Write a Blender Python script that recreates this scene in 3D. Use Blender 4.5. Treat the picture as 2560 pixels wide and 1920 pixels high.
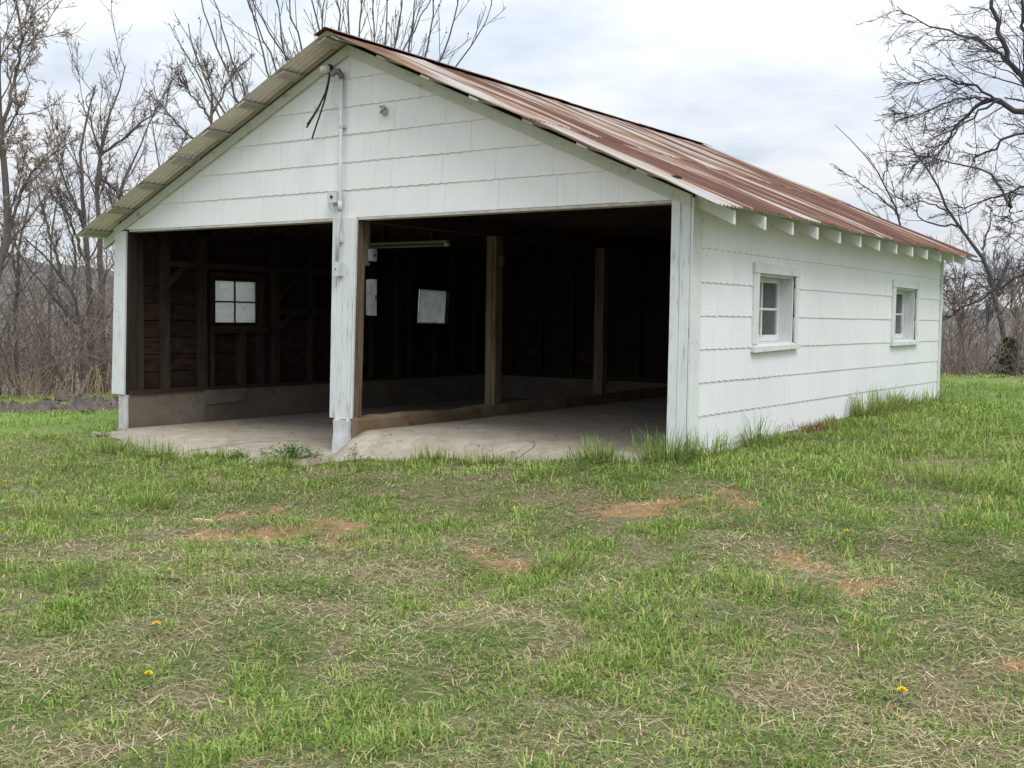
import bpy, math, random
import numpy as np
from mathutils import Matrix, Vector
R = math.radians
rng = np.random.default_rng(7)
random.seed(7)
for o in list(bpy.data.objects): bpy.data.objects.remove(o)
scene = bpy.context.scene
col = scene.collection

# ------------------------------------------------------------------ camera
CAM = np.array([3.9694, -8.0926, 1.3116]); FPX = 2793.07
YAW, PITCH, ROLL = R(35.1515), R(-3.4382), R(0.7521)
_f = np.array([-math.sin(YAW)*math.cos(PITCH), math.cos(YAW)*math.cos(PITCH), math.sin(PITCH)])
_r = np.array([math.cos(YAW), math.sin(YAW), 0.0]); _u = np.cross(_r, _f)
_rr = math.cos(ROLL)*_r + math.sin(ROLL)*_u; _uu = -math.sin(ROLL)*_r + math.cos(ROLL)*_u
cam = bpy.data.cameras.new('camera'); cam_o = bpy.data.objects.new('camera', cam); col.objects.link(cam_o)
cam.sensor_width = 36; cam.lens = 36*FPX/2560; cam.clip_end = 6000; cam.clip_start = .05
cam_o.matrix_world = Matrix(((_rr[0], _uu[0], -_f[0], CAM[0]), (_rr[1], _uu[1], -_f[1], CAM[1]), (_rr[2], _uu[2], -_f[2], CAM[2]), (0, 0, 0, 1)))
scene.camera = cam_o
scene.cycles.use_denoising = True
scene.cycles.max_bounces = 8
scene.cycles.transparent_max_bounces = 12

# ------------------------------------------------------------------ sky and sun
SUN_EL, SUN_AZ = R(52), R(125)      # azimuth measured from +Y towards +X
world = bpy.data.worlds.new('World'); scene.world = world; world.use_nodes = True
nt = world.node_tree; N = nt.nodes; L = nt.links; N.clear()
def nd(t, **k):
    n = N.new(t)
    for a, v in k.items(): setattr(n, a, v)
    return n
def wmath(op, a, b=None, clamp=False):
    n = nd('ShaderNodeMath', operation=op); n.use_clamp = clamp
    for i, v in enumerate((a, b)):
        if v is None: continue
        if isinstance(v, (int, float)): n.inputs[i].default_value = v
        else: L.new(v, n.inputs[i])
    return n.outputs[0]
sky = nd('ShaderNodeTexSky', sky_type='NISHITA'); sky.sun_disc = False
sky.sun_elevation = SUN_EL; sky.sun_rotation = SUN_AZ
tc = nd('ShaderNodeTexCoord'); sep = nd('ShaderNodeSeparateXYZ'); L.new(tc.outputs['Generated'], sep.inputs[0])
zc = wmath('MAXIMUM', sep.outputs[2], 0.0); den = wmath('ADD', zc, .16)
px = wmath('DIVIDE', sep.outputs[0], den); py = wmath('DIVIDE', sep.outputs[1], den)
cmb = nd('ShaderNodeCombineXYZ'); L.new(px, cmb.inputs[0]); L.new(py, cmb.inputs[1])
def wnoise(scale, off, detail=4, rough=.55):
    mp = nd('ShaderNodeMapping'); L.new(cmb.outputs[0], mp.inputs[0]); mp.inputs[1].default_value = off
    n = nd('ShaderNodeTexNoise'); L.new(mp.outputs[0], n.inputs['Vector']); n.inputs['Scale'].default_value = scale
    n.inputs['Detail'].default_value = detail; n.inputs['Roughness'].default_value = rough; return n.outputs['Fac']
def wramp(fac, stops):
    r = nd('ShaderNodeValToRGB'); e = r.color_ramp.elements
    while len(e) < len(stops): e.new(.5)
    for q, (p, c) in zip(e, stops): q.position = p; q.color = (*c, 1)
    L.new(fac, r.inputs[0]); return r.outputs[0]
n1 = wnoise(1.05, (3.1, 7.4, 0)); n2 = wnoise(2.6, (1.3, .2, 0), 4, .6)
mixn = wmath('ADD', wmath('MULTIPLY', n1, .7), wmath('MULTIPLY', n2, .3))
CLOUD_STOPS = [(.34, (.66, .74, .88)), (.45, (.84, .91, 1.0)), (.56, (1.0, 1.03, 1.06)), (.8, (1.06, 1.06, 1.06))]
cc = wramp(mixn, [(p, tuple(min(1, v/1.06) for v in c)) for p, c in CLOUD_STOPS])
sc_ = nd('ShaderNodeVectorMath', operation='SCALE'); L.new(cc, sc_.inputs[0]); L.new(wmath('ADD', wmath('MULTIPLY', zc, 12.0), 7.0), sc_.inputs['Scale'])
cov = wramp(mixn, [(.30, (.88,)*3), (.5, (.98,)*3)])
mx = nd('ShaderNodeMix', data_type='RGBA'); L.new(cov, mx.inputs[0]); L.new(sky.outputs[0], mx.inputs[6]); L.new(sc_.outputs[0], mx.inputs[7])
bg = nd('ShaderNodeBackground'); bg.inputs[1].default_value = .1; L.new(mx.outputs[2], bg.inputs[0])
wo = nd('ShaderNodeOutputWorld'); L.new(bg.outputs[0], wo.inputs[0])

sun = bpy.data.lights.new('sun', 'SUN'); sun.energy = 1.5; sun.angle = R(22); sun.color = (1, .98, .95)
sun_o = bpy.data.objects.new('sun', sun); col.objects.link(sun_o)
sd = Vector((math.sin(SUN_AZ)*math.cos(SUN_EL), math.cos(SUN_AZ)*math.cos(SUN_EL), math.sin(SUN_EL)))
sun_o.rotation_euler = sd.to_track_quat('Z', 'Y').to_euler(); sun_o.location = (10, -10, 30)
vs = scene.view_settings; vs.view_transform = 'Standard'; vs.look = 'None'; vs.exposure = 0.20; vs.gamma = 1; vs.use_curve_mapping = False

# ------------------------------------------------------------------ helpers
def ray(u, v):
    return _f + _rr*(u-1280)/FPX - _uu*(v-960)/FPX
def at(u, v, dist):            # a point seen at photo pixel (u,v), so many metres away on the ground plan
    d = ray(u, v); return CAM + d*dist/math.hypot(d[0], d[1])
def smooth(a, b, x):
    t = np.clip((x-a)/(b-a), 0, 1); return t*t*(3-2*t)
_lat = np.random.default_rng(3).random((64, 64))
def vnoise(x, y, s=1.0):
    x = np.asarray(x, float)*s+100.3; y = np.asarray(y, float)*s+57.7
    xi = np.floor(x).astype(int); yi = np.floor(y).astype(int); fx = x-xi; fy = y-yi
    fx = fx*fx*(3-2*fx); fy = fy*fy*(3-2*fy)
    g = lambda i, j: _lat[i % 64, j % 64]
    return (g(xi, yi)*(1-fx)+g(xi+1, yi)*fx)*(1-fy)+(g(xi, yi+1)*(1-fx)+g(xi+1, yi+1)*fx)*fy
def fbm(x, y, s=1.0): return .55*vnoise(x, y, s)+.3*vnoise(x, y, s*2.1)+.15*vnoise(x, y, s*4.3)

class Mat:
    def __init__(s, name, rough=.85):
        s.m = bpy.data.materials.new(name); s.m.use_nodes = True; s.t = s.m.node_tree; s.N = s.t.nodes; s.L = s.t.links
        s.b = s.N['Principled BSDF']; s.b.inputs['Roughness'].default_value = rough
        s.b.inputs['Specular IOR Level'].default_value = .25
        s.tc = s.N.new('ShaderNodeTexCoord'); s.oi = s.N.new('ShaderNodeObjectInfo')
    def vec(s, scale=(1, 1, 1), rnd=0, src='Object'):
        m = s.N.new('ShaderNodeMapping'); s.L.new(s.tc.outputs[src], m.inputs[0]); m.inputs[3].default_value = scale
        if rnd:
            v = s.N.new('ShaderNodeMath'); v.operation = 'MULTIPLY'; v.inputs[1].default_value = rnd; s.L.new(s.oi.outputs['Random'], v.inputs[0])
            c = s.N.new('ShaderNodeCombineXYZ')
            for i in range(3): s.L.new(v.outputs[0], c.inputs[i])
            s.L.new(c.outputs[0], m.inputs[1])
        return m.outputs[0]
    def noise(s, vec, scale=5, detail=5, rough=.6, dist=0):
        n = s.N.new('ShaderNodeTexNoise'); s.L.new(vec, n.inputs['Vector'])
        n.inputs['Scale'].default_value = scale; n.inputs['Detail'].default_value = min(detail, 3.5); n.inputs['Roughness'].default_value = rough; n.inputs['Distortion'].default_value = dist
        return n.outputs['Fac']
    def ramp(s, fac, stops):
        r = s.N.new('ShaderNodeValToRGB'); e = r.color_ramp.elements
        while len(e) < len(stops): e.new(.5)
        for q, (p, c) in zip(e, stops): q.position = p; q.color = (*c, 1) if len(c) == 3 else c
        s.L.new(fac, r.inputs[0]); return r.outputs[0]
    def g(s, fac, a, b): return s.ramp(fac, [(a, (0, 0, 0)), (b, (1, 1, 1))])
    def mix(s, fac, a, b, mode='MIX'):
        n = s.N.new('ShaderNodeMix'); n.data_type = 'RGBA'; n.blend_type = mode
        for i, v in ((0, fac), (6, a), (7, b)):
            if isinstance(v, (int, float)): n.inputs[i].default_value = v
            elif isinstance(v, tuple): n.inputs[i].default_value = (*v, 1)
            else: s.L.new(v, n.inputs[i])
        return n.outputs[2]
    def math(s, op, a, b=None):
        n = s.N.new('ShaderNodeMath'); n.operation = op
        for i, v in enumerate((a, b)):
            if v is None: continue
            if isinstance(v, (int, float)): n.inputs[i].default_value = v
            else: s.L.new(v, n.inputs[i])
        return n.outputs[0]
    def attr(s, name):
        a = s.N.new('ShaderNodeAttribute'); a.attribute_name = name; return a
    def color(s, c):
        if isinstance(c, tuple): s.b.inputs['Base Color'].default_value = (*c, 1)
        else: s.L.new(c, s.b.inputs['Base Color'])
        return s
    def bump(s, h, strength=.3, dist=.01):
        n = s.N.new('ShaderNodeBump'); n.inputs['Strength'].default_value = strength; n.inputs['Distance'].default_value = dist
        s.L.new(h, n.inputs['Height']); s.L.new(n.outputs[0], s.b.inputs['Normal']); return s

def tag(o, label=None, cat=None, group=None, kind=None):
    for k, v in (('label', label), ('category', cat), ('group', group), ('kind', kind)):
        if v: o[k] = v
    return o
def link(name, me, mat=None, parent=None):
    o = bpy.data.objects.new(name, me)
    col.objects.link(o)
    if mat is not None:
        for m in (mat if isinstance(mat, (list, tuple)) else [mat]): me.materials.append(m)
    if parent is not None: o.parent = parent
    return o
def empty(name, loc=(0, 0, 0), parent=None):
    o = bpy.data.objects.new(name, None); col.objects.link(o); o.location = loc; o.empty_display_size = .1
    if parent is not None: o.parent = parent
    return o
class MB:
    def __init__(s): s.v = []; s.f = []; s.mi = []
    def add(s, vs_, fs, mi=0):
        b = len(s.v); s.v += [tuple(float(q) for q in p) for p in vs_]
        for f in fs: s.f.append(tuple(i+b for i in f)); s.mi.append(mi)
        return s
    def box(s, x0, x1, y0, y1, z0, z1, jit=0):
        P = [(x, y, z) for z in (z0, z1) for y in (y0, y1) for x in (x0, x1)]
        if jit: P = [tuple(c+random.uniform(-jit, jit) for c in p) for p in P]
        return s.hexa(P)
    def hexa(s, P):    # order: z0(y0x0,y0x1,y1x0,y1x1), z1(...)
        return s.add(P, [(0, 2, 3, 1), (4, 5, 7, 6), (0, 1, 5, 4), (2, 6, 7, 3), (0, 4, 6, 2), (1, 3, 7, 5)])
    def bar(s, a, b, w, h, up=(0, 0, 1)):     # box beam from a to b
        a = Vector(a); b = Vector(b); t = (b-a).normalized(); up = Vector(up); sd_ = t.cross(up).normalized(); u2 = sd_.cross(t)
        P = []
        for q in (a, b):
            for k in (-1, 1):
                for j in (-1, 1): P.append(q + sd_*w/2*j + u2*h/2*k)
        return s.add(P, [(0, 1, 3, 2), (4, 6, 7, 5), (0, 4, 5, 1), (2, 3, 7, 6), (0, 2, 6, 4), (1, 5, 7, 3)])
    def prism(s, pts, fn0, fn1, mi=0, back=True):   # 2-D outline -> solid
        n = len(pts); A = [fn0(*p) for p in pts]; B = [fn1(*p) for p in pts]
        fs = [tuple(range(n))] + [((i+1) % n, i, n+i, n+(i+1) % n) for i in range(n)]
        if back: fs.append(tuple(range(2*n-1, n-1, -1)))
        return s.add(A+B, fs, mi)
    def tube(s, pts, r, k=8, caps=True):
        pts = [Vector(p) for p in pts]; rr_ = r if isinstance(r, (list, tuple)) else [r]*len(pts); base = len(s.v); ring = []
        for i, p in enumerate(pts):
            t = (pts[min(i+1, len(pts)-1)]-pts[max(i-1, 0)]).normalized()
            ref = Vector((0, 0, 1)) if abs(t.z) < .9 else Vector((1, 0, 0))
            n = t.cross(ref).normalized(); b = t.cross(n)
            for j in range(k):
                a = 2*math.pi*j/k; s.v.append(tuple(p+n*math.cos(a)*rr_[i]+b*math.sin(a)*rr_[i]))
        for i in range(len(pts)-1):
            for j in range(k):
                q = (j+1) % k; s.f.append((base+i*k+j, base+i*k+q, base+(i+1)*k+q, base+(i+1)*k+j)); s.mi.append(0)
        if caps:
            s.f.append(tuple(base+j for j in range(k-1, -1, -1))); s.f.append(tuple(base+(len(pts)-1)*k+j for j in range(k))); s.mi += [0, 0]
        return s
    def build(s, name, mat=None, parent=None, smooth_=False, bevel=0):
        me = bpy.data.meshes.new(name); me.from_pydata(s.v, [], s.f); me.update()
        if any(s.mi): me.polygons.foreach_set('material_index', s.mi)
        if smooth_: me.polygons.foreach_set('use_smooth', [True]*len(me.polygons))
        o = link(name, me, mat, parent)
        if bevel:
            m = o.modifiers.new('bevel', 'BEVEL'); m.width = bevel; m.segments = 1; m.limit_method = 'ANGLE'
        return o
def np_mesh(name, V, quads=None, tris=None, mat=None, parent=None, smooth_=False, colors=None):
    me = bpy.data.meshes.new(name); V = np.asarray(V, np.float32).reshape(-1, 3)
    loops = []; starts = []; cnt = 0
    if quads is not None and len(quads):
        q = np.asarray(quads, np.int32).reshape(-1, 4); loops.append(q.ravel()); starts.append(np.arange(len(q))*4); cnt = q.size
    if tris is not None and len(tris):
        t = np.asarray(tris, np.int32).reshape(-1, 3); loops.append(t.ravel()); starts.append(cnt+np.arange(len(t))*3)
    loops = np.concatenate(loops).astype(np.int32); starts = np.concatenate(starts).astype(np.int32)
    me.vertices.add(len(V)); me.vertices.foreach_set('co', V.ravel())
    me.loops.add(len(loops)); me.loops.foreach_set('vertex_index', loops)
    me.polygons.add(len(starts)); me.polygons.foreach_set('loop_start', starts)
    if smooth_: me.polygons.foreach_set('use_smooth', np.ones(len(starts), bool))
    me.update(calc_edges=True)
    if colors is not None:
        for k, c in colors.items():
            c = np.asarray(c, np.float32)
            if c.ndim == 1: a = me.attributes.new(k, 'FLOAT', 'POINT'); a.data.foreach_set('value', c)
            else:
                a = me.attributes.new(k, 'FLOAT_COLOR', 'POINT'); a.data.foreach_set('color', np.concatenate([c, np.ones((len(c), 1), np.float32)], 1).ravel())
    return link(name, me, mat, parent)

# ------------------------------------------------------------------ materials
def wood_paint(name, white, wear, scale_dir, peel=.5, wood=(.20, .17, .14)):
    m = Mat(name, .8); v = m.vec(tuple(scale_dir), 13.0); n = m.noise(v, 6, 8, .7)
    v2 = m.vec((3, 3, 3), 5.0); n2 = m.noise(v2, 1.5, 4, .6)
    mask = m.math('MULTIPLY', m.g(n, peel, peel+.08), m.g(n2, .38, .62))
    tint = m.mix(m.g(n2, .3, .75), white, tuple(c*.88 for c in white))
    fine = m.noise(m.vec(tuple(c*3 for c in scale_dir), 3.0), 9, 4, .6)
    c = m.mix(m.math('MULTIPLY', mask, wear), m.mix(m.g(fine, .3, .9), tint, tuple(q*.8 for q in white)), wood)
    m.color(c).bump(m.math('SUBTRACT', n, mask), .35, .006); return m.m
PAINT = wood_paint('white_trim_paint', (.70, .725, .71), .5, (3, 3, 1.2), .58)
PAINT_V = wood_paint('weathered_white_post_paint', (.70, .73, .745), .65, (9, 9, .7), .555, (.26, .24, .22))
PAINT_RAKE = wood_paint('grey_white_rake_paint', (.58, .60, .55), .7, (1.2, 1.2, 2), .56, (.25, .24, .2))
def mk_shingle():
    m = Mat('white_painted_siding', .62); v = m.vec((60, 60, 3), 7.0); n = m.noise(v, 1.2, 3, .6)
    n2 = m.noise(m.vec((1, 1, 1), 0), 1.1, 5, .6); n3 = m.noise(m.vec((5, 5, 2), 9), 2, 6, .7)
    c = m.mix(m.g(n2, .3, .75), (.765, .775, .785), (.705, .715, .72))
    c = m.mix(m.math('MULTIPLY', m.g(n3, .60, .85), .35), c, (.50, .50, .46))
    run = m.noise(m.vec((14, 14, .7), 5), 1.5, 4, .7); c = m.mix(m.math('MULTIPLY', m.g(run, .54, .74), .30), c, (.52, .52, .49)); nail = m.noise(m.vec((1, 1, 1), 40), 26, 2, .5); c = m.mix(m.math('MULTIPLY', m.g(nail, .77, .80), .6), c, (.30, .29, .27))
    rv = m.math('MULTIPLY', m.oi.outputs['Random'], .05)
    c = m.mix(rv, c, (.5, .52, .48)); m.color(c).bump(n, .25, .003); return m.m
SHINGLE = mk_shingle()
def mk_rust():
    m = Mat('rusty_corrugated_metal', .85); m.b.inputs['Specular IOR Level'].default_value = .12
    v = m.vec((.36, 3.4, 1), 37.0); st = m.noise(v, 1.0, 7, .62, .15)
    v2 = m.vec((.9, 26, 1), 11.0); st2 = m.noise(v2, 1.0, 5, .7)
    big = m.noise(m.vec((.5, .7, 1), 19.0), 1.0, 4, .6)
    rust = m.mix(m.g(st2, .3, .75), (.080, .036, .030), (.130, .061, .049))
    rust = m.mix(m.g(m.noise(m.vec((9, 9, 1), 3), 3, 5, .7), .55, .8), rust, (.21, .11, .062))
    pale = m.mix(m.g(st2, .25, .8), (.45, .44, .425), (.30, .275, .26))
    f = m.math('ADD', m.math('MULTIPLY', st, .72), m.math('MULTIPLY', big, .34))
    f = m.math('ADD', f, m.math('MULTIPLY', m.math('SUBTRACT', m.oi.outputs['Random'], .5), .10)); zone = m.g(m.noise(m.vec((.35, .5, 1), 29.0), 1.0, 3, .6), .36, .50); mask = m.math('MULTIPLY', m.g(f, .54, .62), zone); soft = m.math('MULTIPLY', m.g(f, .43, .57), m.math('ADD', m.math('MULTIPLY', zone, .7), .3))
    c = m.mix(m.math('MULTIPLY', soft, .25), rust, (.25, .17, .14)); c = m.mix(m.math('MULTIPLY', m.math('MULTIPLY', m.g(f, .50, .53), zone), .6), c, (.30, .18, .09)); c = m.mix(mask, c, pale)
    # pale, lime-washed band along each sheet's lower end
    e = m.attr('lower_edge').outputs['Fac']; wob = m.noise(m.vec((1.2, 5, 1), 23), 1.5, 5, .7)
    band = m.g(m.math('ADD', e, m.math('MULTIPLY', wob, .6)), 1.08, 1.17)
    c = m.mix(m.math('MULTIPLY', band, .85), c, (.42, .37, .29))
    m.color(c); m.bump(m.noise(m.vec((20, 20, 20), 1), 4, 4, .7), .15, .003); return m.m
RUST = mk_rust()
def simple(name, c1, c2, scale=(4, 4, 4), ns=2, lo=.3, hi=.7, rough=.85, rnd=9.0, bump=.2, bd=.01, tint=0):
    m = Mat(name, rough); n = m.noise(m.vec(scale, rnd), ns, 7, .65); c = m.mix(m.g(n, lo, hi), c1, c2)
    if tint: c = m.mix(m.math('MULTIPLY', m.oi.outputs['Random'], tint), c, tuple(q*.45 for q in c1))
    m.color(c)
    if bump: m.bump(n, bump, bd)
    return m.m
METAL_UNDER = simple('sheet_underside', (.90, .80, .79), (.78, .69, .68), (1.5, 1.5, 1.5), 2, rough=.6)
LATH = simple('grey_old_lath', (.56, .52, .49), (.36, .33, .31), (6, .8, 6), 2)
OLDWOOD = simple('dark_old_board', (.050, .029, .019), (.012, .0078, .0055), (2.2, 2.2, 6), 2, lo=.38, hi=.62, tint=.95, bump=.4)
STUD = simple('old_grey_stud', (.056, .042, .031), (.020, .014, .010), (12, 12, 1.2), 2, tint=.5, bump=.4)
POSTWOOD = simple('weathered_brown_post', (.19, .145, .10), (.065, .042, .026), (14, 14, .8), 2, bump=.5, bd=.02)
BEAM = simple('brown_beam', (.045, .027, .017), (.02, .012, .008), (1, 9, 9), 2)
RAFT = simple('painted_rafter_tail', (.70, .72, .69), (.60, .62, .58), (3, 3, 3), 2)
def mk_concrete(name, a, b, stain):
    m = Mat(name, .9); n = m.noise(m.vec((1, 1, 1)), .9, 7, .65); f = m.noise(m.vec((1, 1, 1)), 38, 4, .7); s2 = m.noise(m.vec((.6, 1.6, 1), 2), 1.3, 6, .7, .4)
    c = m.mix(m.g(n, .3, .72), a, b); c = m.mix(m.math('MULTIPLY', m.g(s2, .52, .72), .55), c, stain)
    c = m.mix(m.math('MULTIPLY', m.g(f, .45, .75), .4), c, tuple(q*.5 for q in a)); gr = m.noise(m.vec((1, 1, 1)), 5.5, 4, .75, .6); c = m.mix(m.math('MULTIPLY', m.g(gr, .50, .68), .55), c, tuple(q*.62 for q in b)); c = m.mix(m.math('MULTIPLY', m.g(m.noise(m.vec((1, 1, 1), 4), 1.7, 4, .7, .3), .56, .70), .45), c, tuple(min(1, q*1.35) for q in a)); m.color(c).bump(m.math('ADD', n, m.math('MULTIPLY', f, .25)), .25, .012); return m.m
CONC = mk_concrete('tan_concrete', (.44, .395, .325), (.32, .275, .215), (.33, .235, .15))
CONC_D = mk_concrete('grey_stem_concrete', (.20, .172, .138), (.135, .113, .088), (.11, .075, .05))
CURBM = mk_concrete('stained_curb_concrete', (.22, .155, .095), (.13, .085, .05), (.30, .27, .23))
PIERM = mk_concrete('pale_pier_concrete', (.62, .62, .64), (.48, .47, .47), (.34, .31, .27))
GREYMET = simple('painted_grey_metal', (.58, .61, .605), (.48, .51, .50), (5, 5, 5), 2, rough=.5)
STEEL = simple('dull_grey_steel', (.22, .235, .23), (.14, .15, .15), (5, 5, 5), 2, rough=.5)
BLACKW = Mat('black_cable', .5).color((.02, .02, .022)).m
PORC = Mat('pale_porcelain', .3).color((.70, .72, .72)).m
TUBEW = Mat('pale_lamp_tube', .35).color((.20, .19, .165)).m
def mk_glass(name, dust, amount, tl_mix=.5):
    m = bpy.data.materials.new(name); m.use_nodes = True; t = m.node_tree; NN = t.nodes; LL = t.links; out = NN['Material Output']; NN.remove(NN['Principled BSDF'])
    tr = NN.new('ShaderNodeBsdfTransparent'); gl = NN.new('ShaderNodeBsdfGlossy'); gl.inputs['Roughness'].default_value = .04
    df = NN.new('ShaderNodeBsdfDiffuse'); df.inputs[0].default_value = (*dust, 1); tl = NN.new('ShaderNodeBsdfTranslucent'); tl.inputs[0].default_value = (*dust, 1)
    lw = NN.new('ShaderNodeFresnel'); lw.inputs[0].default_value = 1.5
    tcn = NN.new('ShaderNodeTexCoord'); nz = NN.new('ShaderNodeTexNoise'); LL.new(tcn.outputs['Object'], nz.inputs['Vector']); nz.inputs['Scale'].default_value = 5; nz.inputs['Detail'].default_value = 7; nz.inputs['Roughness'].default_value = .7
    rp = NN.new('ShaderNodeMapRange'); LL.new(nz.outputs['Fac'], rp.inputs[0]); rp.inputs[1].default_value = .3; rp.inputs[2].default_value = .75; rp.inputs[3].default_value = amount*.55; rp.inputs[4].default_value = min(1, amount*1.25)
    a = NN.new('ShaderNodeMixShader'); a.inputs[0].default_value = tl_mix; LL.new(df.outputs[0], a.inputs[1]); LL.new(tl.outputs[0], a.inputs[2])
    b = NN.new('ShaderNodeMixShader'); LL.new(rp.outputs[0], b.inputs[0]); LL.new(tr.outputs[0], b.inputs[1]); LL.new(a.outputs[0], b.inputs[2])
    c = NN.new('ShaderNodeMixShader'); LL.new(lw.outputs[0], c.inputs[0]); LL.new(b.outputs[0], c.inputs[1]); LL.new(gl.outputs[0], c.inputs[2]); LL.new(c.outputs[0], out.inputs[0]); return m
GLASS = mk_glass('dusty_window_glass', (.55, .56, .54), .22)
GLASS_D = mk_glass('cloudy_plastic_sheet', (.93, .95, .95), .82, .92)

# ------------------------------------------------------------------ terrain
CP = np.array([(4, -8, -.26), (.4, -6, -.27), (3.3, -4.3, -.17), (2, -2.2, -.06), (0, -3.2, -.2), (-1, -2.4, -.16), (-2.5, -2.7, -.21), (-5, -2.7, -.21), (-6.3, -1.0, -.15), (-7.8, -.3, -.10), (-7.35, -.35, -.09), (-6.95, -.75, -.10),
  (-5.6, -1.1, -.13), (-4.6, -.75, -.12), (-3.8, -.75, -.12), (-3.0, -.62, -.05), (-2.4, -.48, .0), (-1.9, -.5, .02), (-1.2, -.45, .07), (-.6, -.4, .13), (-.1, -.4, .18), (.5, -.2, .21), (.3, .8, .22), (.3, 2, .26), (.3, 3.3, .29), (.3, 5.5, .31), (.3, 7.5, .29),
  (1.7, -1.3, .02), (2.6, -.8, .07), (3, 3, .30), (4, 8, .42), (6, 0, .22), (8, -6, -.1), (4, 13, .40), (0, 12.5, .36), (-4, 12, .1), (-9, 12, -.3), (-10, -1, -.17), (-12, 2, -.2), (-16, 4.5, -.25), (-12, -5, -.3), (-5, -8, -.35), (0, -10, -.35), (10, 10, .5)])
def gz(x, y):
    x = np.asarray(x, float); y = np.asarray(y, float); sh = x.shape; X = x.ravel(); Y = y.ravel(); out = np.zeros_like(X)
    for i in range(0, len(X), 200000):
        d2 = (X[i:i+200000, None]-CP[None, :, 0])**2+(Y[i:i+200000, None]-CP[None, :, 1])**2
        w = 1/(d2+.12)**1.6; out[i:i+200000] = (w*CP[None, :, 2]).sum(1)/w.sum(1)
    out += .075*np.exp(-(((X+1.40)/.22)**2+((Y+2.55)/.16)**2))-.05*np.exp(-(((X+1.7)/.35)**2+((Y+2.95)/.2)**2))
    out += (fbm(X, Y, .9)-.5)*.09+(vnoise(X, Y, 3.3)-.5)*.03
    r = np.hypot(X-CAM[0], Y-CAM[1]); hd = np.arctan2(-(X-CAM[0]), Y-CAM[1])      # heading, positive to the left
    edge = 21.5-1.0*np.clip((hd-.6)/.5, 0, 1)
    out -= smooth(0, 26, r-edge)*5.5
    inside = (X > -7.30) & (X < -.08) & (Y > .12) & (Y < 7.4)
    out = np.where(inside, np.minimum(out, -.3), out)
    # under the two concrete aprons
    out = np.where((X > -3.66) & (X < -.1) & (Y > -.22) & (Y <= .2), np.minimum(out, -.2), out)
    out = np.where((X > -7.2-.6*np.minimum(Y, 0)) & (X < -3.75) & (Y > -.42) & (Y <= .2), np.minimum(out, -.3), out)
    return out.reshape(sh)
def axis(lo, hi, step, far):
    a = list(np.arange(lo, hi, step)); s = step; v = a[-1]
    while v < far: s *= 1.18; v += s; a.append(v)
    s = step; v = a[0]; b = []
    while v > -far: s *= 1.18; v -= s; b.append(v)
    return np.array(b[::-1]+a)
BARE = [(-1.42, -2.60, .32, .30), (-1.75, -2.95, .62, .17), (-1.0, -2.86, .40, .12), (-2.35, -2.5, .5, .11), (1.85, -2.1, .30, .13), (2.25, -2.4, .45, .14), (1.05, -1.22, .3, .09), (.08, -2.78, .36, .11), (.42, -1.5, .36, .10), (3.1, -3.2, .16, .10), (-3.0, -.80, .5, .14), (-8.2, -.75, .8, .2), (-9.8, -1.0, 1.2, .25), (-4.7, -2.95, .35, .08)]
def bare(x, y):
    x = np.asarray(x, float); y = np.asarray(y, float); b = np.zeros_like(x); x, y = x+(fbm(x, y, 2.3)-.5)*.7+(vnoise(x, y, 8)-.5)*.22, y+(fbm(x+7, y+3, 2.3)-.5)*.7+(vnoise(x+5, y, 8)-.5)*.22
    cx_, sx_ = math.cos(YAW), math.sin(YAW)
    for (px_, py_, ra, rb) in BARE:
        dx = x-px_; dy = y-py_; a = dx*cx_+dy*sx_; c = -dx*sx_+dy*cx_
        b = np.maximum(b, np.exp(-((a/(ra*.8))**2+(c/(rb*1.35))**2)))
    return np.clip(b*1.6-1.5*fbm(x, y, 5.0)+.30, 0, 1)*(b > .1)
def straw(x, y): return np.clip((.6*fbm(x, y, .95)+.4*fbm(x+9, y+4, 2.4)-.41)*4.6+.30*smooth(-1.5, -5.5, y)-.42*smooth(-3.0, -.4, y)+.06, 0, 1)

def mk_ground():
    m = Mat('grassy_ground', 1.0); n = m.noise(m.vec((1, 1, 1)), 3.0, 8, .7); f = m.noise(m.vec((1, 1, 1)), 45, 5, .75); s2 = m.noise(m.vec((1, 1, 1)), .9, 6, .6)
    soil = m.mix(m.g(f, .35, .7), (.070, .056, .033), (.27, .22, .135))
    green = m.mix(m.g(f, .3, .75), (.042, .070, .015), (.145, .185, .05))
    c = m.mix(m.g(m.math('ADD', m.math('MULTIPLY', n, .5), m.math('MULTIPLY', s2, .5)), .42, .6), soil, green)
    clay = m.mix(m.g(n, .3, .7), (.30, .165, .072), (.24, .155, .085)); clay = m.mix(m.g(f, .6, .78), clay, (.46, .35, .21))
    grey = m.mix(m.g(f, .3, .75), (.17, .135, .09), (.36, .30, .20))
    clay = m.mix(m.g(s2, .54, .70), clay, grey)
    br = m.math('ADD', m.attr('bare').outputs['Fac'], m.math('MULTIPLY', m.math('SUBTRACT', m.math('ADD', m.noise(m.vec((1, 1, 1)), 14, 4, .7), m.math('MULTIPLY', f, .5)), .75), 1.1)); c = m.mix(m.g(br, .22, .42), c, clay)
    fg = m.mix(m.g(n, .3, .7), (.11, .20, .035), (.18, .24, .07))
    c = m.mix(m.g(m.attr('far').outputs['Fac'], .2, .9), c, fg)
    wd = m.mix(m.g(n, .3, .7), (.14, .11, .075), (.22, .18, .12)); c = m.mix(m.g(m.attr('wild').outputs['Fac'], .1, .8), c, wd)
    m.color(c).bump(m.math('ADD', f, n), .5, .03); return m.m
GROUNDM = mk_ground()
gx = axis(-10, 6, .1, 2600); gy = axis(-7, 4, .1, 2600)
GX, GY = np.meshgrid(gx, gy); GZ = gz(GX, GY)
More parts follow.
